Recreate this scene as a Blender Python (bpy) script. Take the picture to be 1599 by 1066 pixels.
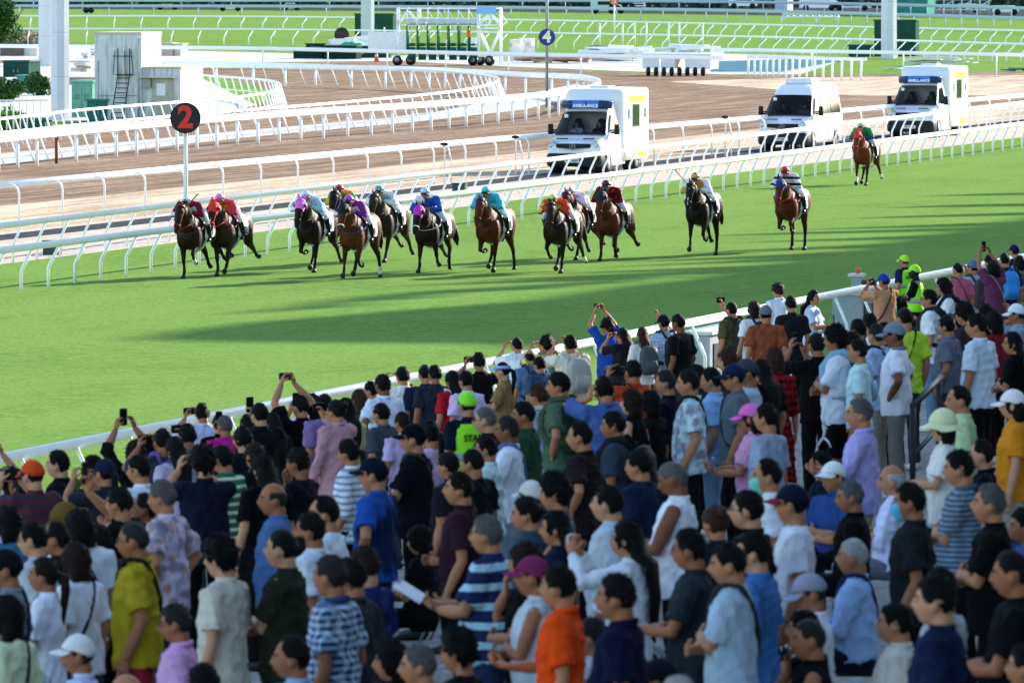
import bpy, math, random
import numpy as np
from mathutils import Vector, Matrix
R = math.radians
random.seed(7); rng = np.random.RandomState(7)
for _o in list(bpy.data.objects): bpy.data.objects.remove(_o)
SC = bpy.context.scene
COL = SC.collection

# ------------------------------------------------------------------ camera
FPX, W0, H0, CAMZ = 12000.0, 1599.0, 1066.0, 7.9
PITCH = math.atan((533 + 84) / FPX)
cam = bpy.data.cameras.new('camera'); camo = bpy.data.objects.new('camera', cam); COL.objects.link(camo)
cam.sensor_width = 36; cam.lens = FPX / W0 * 36
cam.clip_start = 1; cam.clip_end = 6000
camo.location = (0, 0, CAMZ); camo.rotation_euler = (math.pi/2 - PITCH, 0, 0)
cam.dof.use_dof = True; cam.dof.focus_distance = 186; cam.dof.aperture_fstop = 9.5
SC.camera = camo
SC.render.resolution_x = 1024; SC.render.resolution_y = 682

# ------------------------------------------------------------------ light
SUN_EL = 21.0
SD = Vector((0.69, 0.724, 0)).normalized()              # towards the sun, horizontally
world = bpy.data.worlds.new('World'); SC.world = world; world.use_nodes = True
nt = world.node_tree; bg = nt.nodes['Background']
sky = nt.nodes.new('ShaderNodeTexSky'); sky.sky_type = 'NISHITA'; sky.sun_disc = False
sky.sun_elevation = R(SUN_EL); sky.sun_rotation = math.atan2(SD.x, SD.y)
sky.air_density = 1.0; sky.dust_density = 0.6; sky.ozone_density = 1.3
nt.links.new(sky.outputs[0], bg.inputs[0]); bg.inputs[1].default_value = 0.15
sun = bpy.data.lights.new('sun', 'SUN'); suno = bpy.data.objects.new('sun', sun); COL.objects.link(suno)
sun.energy = 4.2; sun.angle = R(0.6); sun.color = (1.0, 0.93, 0.80)
sv = Vector((SD.x*math.cos(R(SUN_EL)), SD.y*math.cos(R(SUN_EL)), math.sin(R(SUN_EL))))
suno.rotation_euler = (-sv).to_track_quat('-Z', 'Y').to_euler(); suno.location = (60, 60, 60)
SC.view_settings.view_transform = 'Standard'; SC.view_settings.look = 'None'
SC.view_settings.gamma = 1; SC.view_settings.exposure = 1.6

# ------------------------------------------------------------------ ground geometry of the photograph
def ray(px, py):
    x = (px - W0/2) / FPX; y = (H0/2 - py) / FPX
    c, s = math.cos(PITCH), math.sin(PITCH)
    return Vector((x, c + y*s, -s + y*c))
def G(px, py, z=0.0):
    d = ray(px, py); t = (z - CAMZ) / d.z
    return Vector((0, 0, CAMZ)) + d*t
def G2(px, py, z=0.0):
    p = G(px, py, z); return Vector((p.x, p.y, 0))
TD = Vector((3200/FPX, 1, 0)).normalized()             # along the straight
TN = Vector((TD.y, -TD.x, 0))                          # across it, to the right
TROT = math.atan2(-TD.x, TD.y)                         # rotz taking +Y to TD
RA = G(0, 716, 1.1); RB = G(1597, 401, 1.1)
RD = (RB - RA); RD.z = 0; RD.normalize(); RN = Vector((RD.y, -RD.x, 0))
def pdist(x, y): return (x - RA.x)*RN.x + (y - RA.y)*RN.y
STEP_D, T0 = 0.80, 1.5
def terrace_s(p): return 0.0 if p < T0 else (0.172*(p - T0) if p < 13.5 else 2.064 + 0.078*(p - 13.5))
def terrace(p): return 0.0 if p < T0 else terrace_s(T0 + STEP_D*(math.floor((p - T0)/STEP_D) + 0.5))

# ------------------------------------------------------------------ materials
def lin(c):
    if isinstance(c, str):
        c = c.lstrip('#'); c = [int(c[i:i+2], 16)/255 for i in (0, 2, 4)]
    return tuple(((v/12.92) if v <= 0.04045 else ((v+0.055)/1.055)**2.4) for v in c)
_mats = {}
def mat(key, col, rough=0.8, kind='plain', col2=None, sc=8.0, metal=0.0, bump=0.0, var=0.12, coat=0.0, spec=0.2, trans=0.0, alpha=None):
    if key in _mats: return _mats[key]
    m = bpy.data.materials.new(key); m.use_nodes = True; _mats[key] = m
    n, l = m.node_tree.nodes, m.node_tree.links
    b = n['Principled BSDF']; b.inputs['Roughness'].default_value = rough
    b.inputs['Metallic'].default_value = metal; b.inputs['Specular IOR Level'].default_value = spec
    b.inputs['Coat Weight'].default_value = coat
    if trans: b.inputs['Transmission Weight'].default_value = trans
    c1 = (*lin(col), 1); c2 = (*lin(col2), 1) if col2 else c1
    tc = n.new('ShaderNodeTexCoord')
    def noise(s, det=3, vec=None, dist=0):
        t = n.new('ShaderNodeTexNoise'); t.inputs['Scale'].default_value = s; t.inputs['Detail'].default_value = det
        t.inputs['Distortion'].default_value = dist
        l.new(vec or tc.outputs['Object'], t.inputs['Vector']); return t
    def ramp(src, p0, p1, a=(0,0,0,1), bb=(1,1,1,1), interp='LINEAR'):
        r = n.new('ShaderNodeValToRGB'); r.color_ramp.interpolation = interp
        e = r.color_ramp.elements; e[0].position = p0; e[0].color = a; e[1].position = p1; e[1].color = bb
        l.new(src, r.inputs[0]); return r
    def mixc(f, a, bb, mode='MIX'):
        x = n.new('ShaderNodeMix'); x.data_type = 'RGBA'; x.blend_type = mode
        for sock, v in ((x.inputs[0], f), (x.inputs[6], a), (x.inputs[7], bb)):
            if hasattr(v, 'links'): l.new(v, sock)
            else: sock.default_value = v
        return x.outputs[2]
    sep = n.new('ShaderNodeSeparateXYZ'); l.new(tc.outputs['Object'], sep.inputs[0])
    def math_(op, a, bb=None, c=None):
        x = n.new('ShaderNodeMath'); x.operation = op
        for i, v in enumerate((a, bb, c)):
            if v is None: continue
            if hasattr(v, 'links'): l.new(v, x.inputs[i])
            else: x.inputs[i].default_value = v
        return x.outputs[0]
    base = c1
    if kind == 'stripe':      # horizontal bands
        w = math_('FRACT', math_('MULTIPLY', sep.outputs[2], sc)); base = mixc(math_('GREATER_THAN', w, 0.62), c1, c2)
    elif kind == 'vstripe':
        w = math_('FRACT', math_('MULTIPLY', sep.outputs[0], sc)); base = mixc(math_('GREATER_THAN', w, 0.6), c1, c2)
    elif kind == 'plaid':
        a1 = math_('GREATER_THAN', math_('FRACT', math_('MULTIPLY', sep.outputs[2], sc)), 0.55)
        h = math_('ADD', sep.outputs[0], sep.outputs[1])
        a2 = math_('GREATER_THAN', math_('FRACT', math_('MULTIPLY', h, sc)), 0.55)
        base = mixc(math_('MULTIPLY', math_('ADD', a1, a2), 0.5), c1, c2)
    elif kind == 'floral':
        v = n.new('ShaderNodeTexVoronoi'); v.inputs['Scale'].default_value = sc; l.new(tc.outputs['Object'], v.inputs['Vector'])
        r = ramp(v.outputs['Distance'], 0.30, 0.48, c2, c1); base = r.outputs[0]
        nz = noise(sc*0.7, 2); base = mixc(ramp(nz.outputs[0], .5, .62).outputs[0], base, (*lin('#8f8594'), 1))
    elif kind == 'camo':
        nz = noise(sc, 2); base = ramp(nz.outputs[0], .45, .52, c1, c2).outputs[0]
    elif kind == 'horse':     # bay: dark points on the lower legs
        z0 = ramp(sep.outputs[2], 0.42, 0.95, c2, c1)
        nz = noise(2.5, 3); base = mixc(ramp(nz.outputs[0], .35, .75).outputs[0], z0.outputs[0], mixc(0.35, z0.outputs[0], c2))
    elif kind == 'stain':     # rain streaks down a painted wall
        q = n.new('ShaderNodeMapping'); q.inputs['Scale'].default_value = (3.5, 3.5, .35); l.new(tc.outputs['Object'], q.inputs['Vector'])
        nz = noise(1.6, 5, q.outputs[0]); base = mixc(ramp(nz.outputs[0], .48, .74).outputs[0], c1, c2)
    elif kind == 'spots':
        v = n.new('ShaderNodeTexVoronoi'); v.inputs['Scale'].default_value = sc; l.new(tc.outputs['Object'], v.inputs['Vector'])
        base = ramp(v.outputs['Distance'], 0.36, 0.40, c2, c1).outputs[0]
    if var:
        nz = noise(sc if kind == 'plain' else 9, 4)
        r = ramp(nz.outputs[0], 0.3, 0.7, (1-var, 1-var, 1-var, 1), (1+var*0.6, 1+var*0.6, 1+var*0.6, 1))
        base = mixc(1.0, base, r.outputs[0], 'MULTIPLY')
    if alpha is not None: b.inputs['Alpha'].default_value = alpha
    if hasattr(base, 'links'): l.new(base, b.inputs['Base Color'])
    else: b.inputs['Base Color'].default_value = base
    if bump:
        nb = noise(sc*3 if kind == 'plain' else 30, 4); bp = n.new('ShaderNodeBump'); bp.inputs['Strength'].default_value = bump
        bp.inputs['Distance'].default_value = 0.02; l.new(nb.outputs[0], bp.inputs['Height']); l.new(bp.outputs[0], b.inputs['Normal'])
    return m
def deepen(c):
    if not isinstance(c, str): return c
    l_ = lin(c); y = sum(l_)/3; k = min(1.0, (y + .002)/(y + .014)*1.04)
    return '#%02x%02x%02x' % tuple(int(round(255*min(1, ((v*k)*12.92 if v*k <= .0031308 else 1.055*(v*k)**(1/2.4) - .055)))) for v in l_)
def fab(col, kind='plain', col2=None, sc=8.0):
    col = deepen(col); col2 = deepen(col2)
    return mat('fabric_%s_%s_%s_%s' % (col, kind, col2, sc), col, 0.9, kind, col2, sc, var=0.14, bump=0.3, spec=0.08)

def ground_mat(name, cols, scale=1.0, streak=None, rough=0.95, fine=90.0, bump=0.4, stretch=(1, 1)):
    """mottled ground: three colours mixed by noise, optional streaks along the straight"""
    m = bpy.data.materials.new(name); m.use_nodes = True
    n, l = m.node_tree.nodes, m.node_tree.links; b = n['Principled BSDF']
    b.inputs['Roughness'].default_value = 1.0; b.inputs['Specular IOR Level'].default_value = 0.0
    tc = n.new('ShaderNodeTexCoord')
    mp = n.new('ShaderNodeMapping'); mp.inputs['Rotation'].default_value = (0, 0, -TROT)
    l.new(tc.outputs['Object'], mp.inputs['Vector'])
    def nz(s, det, vec, sx=1, sy=1):
        q = n.new('ShaderNodeMapping'); q.inputs['Scale'].default_value = (sx, sy, 1); l.new(vec, q.inputs['Vector'])
        t = n.new('ShaderNodeTexNoise'); t.inputs['Scale'].default_value = s; t.inputs['Detail'].default_value = det
        l.new(q.outputs[0], t.inputs['Vector']); return t.outputs[0]
    def rp(src, p0, p1, a, c):
        r = n.new('ShaderNodeValToRGB'); e = r.color_ramp.elements
        e[0].position = p0; e[0].color = a; e[1].position = p1; e[1].color = c; l.new(src, r.inputs[0]); return r.outputs[0]
    def mx(f, a, c, mode='MIX'):
        x = n.new('ShaderNodeMix'); x.data_type = 'RGBA'; x.blend_type = mode
        for s, v in ((x.inputs[0], f), (x.inputs[6], a), (x.inputs[7], c)):
            if hasattr(v, 'links'): l.new(v, s)
            else: s.default_value = v
        return x.outputs[2]
    C = [(*lin(c), 1) for c in cols]; vec = mp.outputs[0]
    big = nz(0.25*scale, 5, vec, *stretch)
    base = mx(rp(big, .35, .65, (0,0,0,1), (1,1,1,1)), C[0], C[1])
    med = nz(2.2*scale, 4, vec, *stretch)
    base = mx(rp(med, .45, .72, (0,0,0,1), (1,1,1,1)), base, C[2])
    if streak:
        st = nz(streak[0], 5, vec, 1, streak[1]); base = mx(rp(st, .40, .62, (0,0,0,1), (1,1,1,1)), base, (*lin(streak[2]), 1))
    cl = nz(fine*.16, 4, vec, 1.6, .8); base = mx(1.0, base, rp(cl, .32, .68, (.80,.80,.80,1), (1.16,1.16,1.16,1)), 'MULTIPLY')
    f = nz(fine, 2, vec); base = mx(1.0, base, rp(f, .3, .7, (.68,.68,.68,1), (1.30,1.30,1.30,1)), 'MULTIPLY')
    l.new(base, b.inputs['Base Color'])
    bp = n.new('ShaderNodeBump'); bp.inputs['Strength'].default_value = bump; bp.inputs['Distance'].default_value = 0.03
    l.new(f, bp.inputs['Height']); l.new(bp.outputs[0], b.inputs['Normal'])
    return m

# ------------------------------------------------------------------ mesh helpers
class MB:
    def __init__(s): s.v = []; s.f = []; s.m = []; s.n = 0
    def add(s, v, f, m=0):
        v = np.asarray(v, float).reshape(-1, 3); s.v.append(v)
        s.f.extend([tuple(i + s.n for i in q) for q in f]); s.m.extend([m]*len(f)); s.n += len(v); return s
    def grid(s, V, closed_u=True, m=0, cap=True):      # V [rings, seg, 3]
        r, k = V.shape[:2]; f = []
        for i in range(r-1):
            for j in range(k if closed_u else k-1):
                j2 = (j+1) % k; f.append((i*k+j, i*k+j2, (i+1)*k+j2, (i+1)*k+j))
        if cap and closed_u:
            f.append(tuple(range(k))[::-1]); f.append(tuple((r-1)*k+j for j in range(k)))
        return s.add(V.reshape(-1, 3), f, m)
    def tube(s, P, rad, seg=8, m=0, ref=None, cap=True, power=1.0):
        P = [np.array(p, float) for p in P]; n = len(P)
        if not hasattr(rad, '__len__'): rad = [rad]*n
        rings = []; prev = None
        for i in range(n):
            t = P[min(i+1, n-1)] - P[max(i-1, 0)]; t = t/(np.linalg.norm(t)+1e-9)
            if ref is not None:
                a = np.cross(t, np.array(ref, float))
            elif prev is None:
                a = np.cross(t, [0, 0, 1.0] if abs(t[2]) < 0.9 else [0, 1.0, 0])
            else: a = prev - t*np.dot(prev, t)
            a = a/(np.linalg.norm(a)+1e-9); prev = a; b = np.cross(a, t)
            r = rad[i]; ra, rb = r if hasattr(r, '__len__') else (r, r)
            th = np.arange(seg)*2*math.pi/seg
            cs, sn = np.cos(th), np.sin(th)
            if power != 1.0: cs = np.sign(cs)*np.abs(cs)**power; sn = np.sign(sn)*np.abs(sn)**power
            rings.append(P[i] + np.outer(cs*ra, a) + np.outer(sn*rb, b))
        return s.grid(np.array(rings), True, m, cap)
    def box(s, c, size, rot=None, m=0, taper=1.0):
        x, y, z = [q/2 for q in size]
        v = np.array([(-x,-y,-z),(x,-y,-z),(x,y,-z),(-x,y,-z),(-x*taper,-y*taper,z),(x*taper,-y*taper,z),(x*taper,y*taper,z),(-x*taper,y*taper,z)], float)
        if rot is not None: v = v @ np.array(rot).T
        v = v + np.array(c, float)
        return s.add(v, [(0,3,2,1),(4,5,6,7),(0,1,5,4),(1,2,6,5),(2,3,7,6),(3,0,4,7)], m)
    def ell(s, c, r, nu=12, nv=8, m=0, rot=None):
        if not hasattr(r, '__len__'): r = (r, r, r)
        th = np.linspace(-math.pi/2+0.12, math.pi/2-0.12, nv); ph = np.arange(nu)*2*math.pi/nu
        V = np.zeros((nv, nu, 3))
        V[:, :, 0] = np.outer(np.cos(th), np.cos(ph))*r[0]; V[:, :, 1] = np.outer(np.cos(th), np.sin(ph))*r[1]; V[:, :, 2] = np.outer(np.sin(th), np.ones(nu))*r[2]
        if rot is not None: V = V @ np.array(rot).T
        return s.grid(V + np.array(c, float), True, m)
    def prism(s, poly, z0, z1, m=0):
        n = len(poly); v = [(p[0], p[1], z0) for p in poly] + [(p[0], p[1], z1) for p in poly]
        f = [tuple(range(n))[::-1], tuple(range(n, 2*n))] + [(i, (i+1) % n, n+(i+1) % n, n+i) for i in range(n)]
        return s.add(v, f, m)
    def mesh(s, name, mats, smooth=True):
        me = bpy.data.meshes.new(name)
        V = np.concatenate(s.v) if s.v else np.zeros((0, 3))
        me.from_pydata(V.tolist(), [], s.f)
        for q in (mats if isinstance(mats, (list, tuple)) else [mats]): me.materials.append(q)
        me.polygons.foreach_set('material_index', np.array(s.m, np.int32))
        me.polygons.foreach_set('use_smooth', np.full(len(s.f), smooth))
        me.update(); return me
    def build(s, name, mats, parent=None, smooth=True):
        return link(name, s.mesh(name, mats, smooth), parent)
def link(name, me, parent=None):
    o = bpy.data.objects.new(name, me); COL.objects.link(o)
    if parent is not None: o.parent = parent
    return o
def tag(o, label=None, cat=None, group=None, kind=None):
    if label: o['label'] = label
    if cat: o['category'] = cat
    if group: o['group'] = group
    if kind: o['kind'] = kind
    return o
def empty(name, loc=(0, 0, 0), rz=0.0, label=None, cat=None, group=None):
    o = bpy.data.objects.new(name, None); COL.objects.link(o); o.empty_display_size = 0.3
    o.location = loc; o.rotation_euler = (0, 0, rz); return tag(o, label, cat, group)
_tmp = bpy.data.collections.new('tmp'); COL.children.link(_tmp)
def remesh(mb, voxel, smooth=2, wr=0.0, seed=0, mats=None, name='m'):
    """one continuous skin over the joined volumes"""
    me = mb.mesh('tmp', mats or [], True)
    o = bpy.data.objects.new('tmp', me); _tmp.objects.link(o)
    md = o.modifiers.new('r', 'REMESH'); md.mode = 'VOXEL'; md.voxel_size = voxel; md.use_smooth_shade = True
    if smooth:
        sm = o.modifiers.new('s', 'SMOOTH'); sm.factor = 0.5; sm.iterations = smooth
    dg = bpy.context.evaluated_depsgraph_get(); dg.update()
    out = bpy.data.meshes.new_from_object(o.evaluated_get(dg))
    bpy.data.objects.remove(o); bpy.data.meshes.remove(me)
    out.name = name
    if wr:
        n = len(out.vertices); co = np.empty(n*3); no = np.empty(n*3)
        out.vertices.foreach_get('co', co); out.vertices.foreach_get('normal', no)
        co = co.reshape(-1, 3); no = no.reshape(-1, 3); r = np.random.RandomState(seed)
        d = np.zeros(n)
        for k in range(7):
            w = r.normal(size=3); w /= np.linalg.norm(w); w[2] *= r.uniform(.3, 1.1); fr = r.uniform(14, 46)
            ph = co @ w*fr + 1.6*np.sin(co @ r.normal(size=3)*9 + r.uniform(0, 6)) + r.uniform(0, 6)
            d += (1-np.abs(np.sin(ph)))**2*r.uniform(.4, 1.0)
        d = (d/7 - .25)*wr*4
        co += no*d[:, None]; out.vertices.foreach_set('co', co.ravel()); out.update()
    return out
def catmull(P, n=8, closed=False):
    P = [Vector(p) for p in P]; out = []; N = len(P)
    for i in range(N-1):
        a, b, c, d = P[max(i-1, 0)], P[i], P[i+1], P[min(i+2, N-1)]
        for k in range(n):
            t = k/n
            out.append(0.5*((2*b) + (-a+c)*t + (2*a-5*b+4*c-d)*t*t + (-a+3*b-3*c+d)*t**3))
    out.append(P[-1]); return out
def resample(P, step):
    out = [P[0].copy()]; acc = 0.0
    for i in range(len(P)-1):
        a, b = P[i], P[i+1]; L = (b-a).length
        while acc + L >= step:
            t = (step-acc)/L; a = a.lerp(b, t); out.append(a.copy()); L = (b-a).length; acc = 0
        acc += L
    return out
def text_mb(s, size, depth=0.01, m=None, name='lettering', bold=0.0):
    c = bpy.data.curves.new('t', 'FONT'); c.body = s; c.size = size; c.extrude = depth; c.offset = bold
    c.align_x = 'CENTER'; c.align_y = 'CENTER'
    o = bpy.data.objects.new('t', c); _tmp.objects.link(o)
    dg = bpy.context.evaluated_depsgraph_get(); dg.update()
    me = bpy.data.meshes.new_from_object(o.evaluated_get(dg)); bpy.data.objects.remove(o)
    me.materials.clear(); me.materials.append(m); me.name = name; return me
def sheet(name, pts, z, m, kind='structure'):
    me = bpy.data.meshes.new(name); me.from_pydata([(p[0], p[1], z) for p in pts], [], [tuple(range(len(pts)))])
    me.materials.append(m); me.update()
    if me.polygons[0].normal.z < 0: me.flip_normals()
    o = link(name, me); o['kind'] = kind; return o
WHITE = mat('white_rail_plastic', '#f3f3f1', 0.35, var=0.04, sc=3)
WMETAL = mat('white_painted_metal', '#dcdddd', 0.45, var=0.08, sc=4)
GREYM = mat('grey_metal', '#8d9396', 0.45, metal=0.5, var=0.1)
DKGREEN = mat('dark_green_paint', '#1f4238', 0.5, var=0.15, sc=3, spec=0.3)
BLACK = mat('black_plastic', '#15171a', 0.45, var=0.05)
# ================================================================== SETTING
grassM = ground_mat('turf_grass', ['#698643', '#5f7c3c', '#76914f'], 1.0, fine=38, stretch=(1, 1), streak=(0.5, 0.12, '#6e8a47'))
dirtM = ground_mat('dirt_track_sand', ['#94806f', '#867262', '#a6917d'], 0.6, streak=(1.9, 0.04, '#725f51'), fine=16)
sandM = ground_mat('pale_track_sand', ['#c9b7a1', '#bca992', '#d4c3ae'], 0.6, streak=(1.6, 0.05, '#a8927d'), fine=16)
roadM = ground_mat('service_road_concrete', ['#b9ada0', '#aea296', '#c4b8aa'], 0.5, fine=20, bump=0.1)
darkM = ground_mat('dark_grey_ground', ['#46494b', '#3f4245', '#505355'], 0.5, fine=20, bump=0.1)
concM = ground_mat('pale_concrete', ['#bcbab4', '#b0aea8', '#c6c4be'], 0.5, fine=20, bump=0.1)
terrM = ground_mat('terrace_concrete', ['#8d8c88', '#807f7b', '#999893'], 1.5, fine=40, bump=0.2)
dkgrassM = ground_mat('infield_grass', ['#6e9148', '#648740', '#7a9a54'], 0.5, fine=8)
blueM = ground_mat('blue_green_mat', ['#4f7480', '#48707c', '#5a7f8a'], 0.5, fine=8, bump=.1)

sheet('turf', [(-900, -60), (1200, -60), (1200, 2600), (-900, 2600)], 0.0, grassM)
def L(y0, x): return y0 - (y0 + 84)/4000.0*x           # a ground line running to the track's vanishing point
def band(name, ya, yb, z, m, x0=-500, x1=2600):
    sheet(name, [G2(x0, L(ya, x0)), G2(x1, L(ya, x1)), G2(x1, L(yb, x1)), G2(x0, L(yb, x0))], z, m)
band('service_road', 413, 262, 0.004, roadM)
band('dark_strip', 376, 367, 0.008, darkM)  # continuous darker grey band along the service road
band('sand_verge', 362, 322, 0.012, sandM)
# the dirt track: along the service road, round the bend and back on the far side
far = [(-500, 98), (0, 96), (400, 99), (620, 97), (800, 106), (950, 113), (1150, 118), (1400, 116), (1599, 112), (2600, 90)]
near = [(2600, L(322, 2600)), (1599, L(322, 1599)), (900, L(322, 900)), (0, 322), (-500, L(322, -500))]
sheet('dirt_track', [G2(*p) for p in far + near], 0.016, dirtM)
sheet('pale_dirt_bend', [G2(*p) for p in [(1040, 128), (1250, 122), (1599, 118), (2300, 100), (2300, 60), (1599, 150), (1330, 150), (1180, 138)]], 0.020, sandM)
inner = [(-500, 295), (0, 258), (400, 214), (640, 192), (820, 172), (905, 150), (925, 139), (900, 132), (830, 146), (700, 172), (600, 186), (400, 203), (0, 241), (-500, 276)]
sheet('concrete_apron', [G2(*p) for p in inner], 0.024, concM)
sheet('infield', [G2(*p) for p in [(-500, 250), (0, 212), (300, 186), (425, 160), (425, 140), (330, 120), (0, 104), (-500, 100)]], 0.024, dkgrassM)
sheet('yard_ground', [G2(*p) for p in [(-500, 215), (0, 196), (330, 182), (400, 165), (330, 130), (250, 96), (0, 100), (-500, 96)]], 0.028, concM)
sheet('yard_strip', [G2(*p) for p in [(-500, 98), (0, 95), (400, 98), (620, 96), (800, 105), (950, 111), (1130, 117), (1250, 117), (1330, 90), (1120, 84), (850, 86), (600, 88), (300, 80), (0, 70), (-500, 70)]], 0.020, concM)
sheet('blue_mat_strip', [G2(*p) for p in [(1110, 113), (1222, 113), (1290, 100), (1345, 92), (1240, 93), (1110, 97)]], 0.026, blueM)
band_far = [(-900, -20), (2500, -20), (2500, 14), (-900, 14)]
sheet('far_road', [G2(*p) for p in [(-900, 12), (0, 14), (800, 19), (1599, 30), (2500, 44), (2500, 26), (1599, 12), (800, 6), (0, 2), (-900, 0)]], 0.01, darkM)

# wooded hills beyond the course, unseen, added to darken the horizon in reflections
hx = np.linspace(-2600, 3400, 90); V = np.zeros((6, 90, 3)); rh = np.random.RandomState(31)
crest = 150 + 70*np.sin(hx*.0021+1) + 45*np.sin(hx*.0057) + 20*np.sin(hx*.013+2) + rh.normal(size=90)*7
for i, (yy, q) in enumerate(((1500, 0), (1580, .25), (1700, .55), (1850, .85), (2000, 1.0), (2300, .6))):
    V[i, :, 0] = hx; V[i, :, 1] = yy + 40*np.sin(hx*.004+i) - np.abs(hx-300)*.12; V[i, :, 2] = crest*q + rh.normal(size=90)*4*(q > 0) - (2 if q == 0 else 0)
mb = MB(); mb.grid(V, False, cap=False); o = mb.build('hills', mat('hill_woods', '#33472c', .95, sc=.02, var=.3, spec=0)); o['kind'] = 'structure'

# the spectator terrace
mb = MB(); t0, t1 = -140.0, 260.0
prof = [(T0, -0.3)]
for k in range(46): zz = terrace(T0 + STEP_D*(k+.5)); prof += [(T0+STEP_D*k, zz), (T0+STEP_D*(k+1), zz)]
prof += [(T0+STEP_D*46, -0.3)]
A0 = Vector((RA.x, RA.y, 0))
v = []
for (p, z) in prof:
    for t in (t0, t1):
        q = A0 + RN*p + RD*t; v.append((q.x, q.y, z))
n = len(prof); mb.add(v, [(2*i, 2*i+1, 2*i+3, 2*i+2) for i in range(n-1)] + [tuple(range(0, 2*n, 2)), tuple(range(1, 2*n, 2))[::-1]])
o = mb.build('terrace_steps', terrM, smooth=False); o['kind'] = 'structure'
bm_ = None
sheet('rail_side_walk', [A0 + RN*a + RD*b for a, b in ((0.75, t0), (0.75, t1), (T0, t1), (T0, t0))], 0.006, terrM)

# ------------------------------------------------------------------ unseen grandstand, its parts shaped and placed to cast the shade
casterM = mat('shade_caster_metal', '#8a8f92', 0.6); 
HS = 30.0; OFF = SD*(HS/math.tan(R(SUN_EL)))
def caster_poly(px_pts=None, pts=None, OFF=OFF):
    P = [G2(*p) for p in px_pts] if px_pts else pts
    return [(q.x + OFF.x, q.y + OFF.y) for q in P]
stand = empty('grandstand', (A0.x + OFF.x, A0.y + OFF.y, 0), 0, 'unseen grandstand roof on columns, shaped to shade the terrace and turf', 'grandstand')
def stand_part(name, mb, m):
    o = mb.build(name, m, stand, smooth=False); o.matrix_parent_inverse = Matrix.Translation(-stand.location); return o
mb = MB(); mb.prism(caster_poly(pts=[A0 + RN*a + RD*b for a, b in ((6.2, -130), (42, -130), (42, 150), (6.2, 150))]), HS, HS+1.2)
stand_part('roof', mb, casterM)  # outline set back from the shade edge wanted on the terrace
mb = MB()
for pts in ([(262, 527), (420, 531), (800, 534), (960, 545), (1500, 600), (2400, 600), (2400, 250), (1900, 292), (1599, 345), (1450, 372), (1350, 392), (1262, 408), (1120, 434), (1000, 446), (860, 468), (700, 480), (550, 492), (430, 502), (330, 514)],):
    mb.prism(caster_poly(pts, OFF=SD*((HS+1.9)/math.tan(R(SUN_EL)))), HS+1.5, HS+2.3)
stand_part('turf_shadow_caster', mb, casterM)  # added slab, its outline projected from the shadow wanted on the turf
for a, b, c, dd in ((1000, 1420, 402, 4), (880, 1340, 421, 3), (640, 1010, 440, 3.5), (560, 860, 456, 3), (1400, 2200, 318, 4), (420, 640, 472, 3), (1180, 1700, 372, 4), (330, 520, 486, 2.5), (760, 1180, 431, 2.5), (1280, 1800, 352, 3.5), (1460, 2300, 300, 3), (1340, 1900, 335, 3), (1090, 1500, 388, 3), (700, 960, 449, 2), (480, 700, 464, 2), (1120, 1700, 362, 2), (950, 1300, 411, 2)):
    mb = MB(); mb.prism(caster_poly([(a, c+6), (b, c+dd-8), (b, c-dd-10), (a+60, c+3)], OFF=SD*((HS+1.9)/math.tan(R(SUN_EL)))), HS+1.6, HS+2.2); stand_part('shadow_streak_strip', mb, casterM)  # added strips that break the turf shadow's far edge into streaks
def wall_strip(name, a0, a1, z0, z1):
    pts = [A0 + RN*a0 + RD*-118, A0 + RN*a1 + RD*-118, A0 + RN*a1 + RD*120, A0 + RN*a0 + RD*120]
    mb = MB(); mb.prism([(q.x, q.y) for q in pts], z0, z1); stand_part(name, mb, concM)
wall_strip('sky_blocking_wall', 36, 38, 0, 24); wall_strip('sky_blocking_slab', 31, 35.9, 14, 14.7)  # unseen wall and slab added to block sky light over the crowd
for k in range(14):
    q = A0 + OFF + RN*40 + RD*(-125 + k*21); mb = MB(); mb.box((q.x, q.y, HS/2), (1.0, 1.0, HS)); stand_part('column', mb, concM)

# ------------------------------------------------------------------ rails
def post_mesh(kind, h, lean, r, m):
    mb = MB()
    if kind == 'goose':   # upright foot then a leaning arm
        P = [(0, 0, -.05), (0, 0, h*.42), (.02*lean/abs(lean), 0, h*.48), (lean*.95, 0, h-.02)]
        mb.tube(P, [r, r, r, r*.9], 6)
    elif kind == 'lean':
        mb.tube([(0, 0, -.05), (lean, 0, h)], r, 6)
    elif kind == 'arch':
        P = [(0, 0, -.05), (0, 0, h*.8), (lean*.12, 0, h*.91), (lean*.4, 0, h*.985), (lean, 0, h)]
        mb.tube(P, r, 6)
    elif kind == 'thick':
        mb.box((0, 0, h*.42), (r*2, r*2, h*.84)); mb.tube([(0, 0, h*.78), (lean*.4, 0, h*.93), (lean, 0, h)], r*.6, 6)
    else: mb.tube([(0, 0, -.05), (0, 0, h)], r, 6)
    return mb.mesh('post', m)
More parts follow.
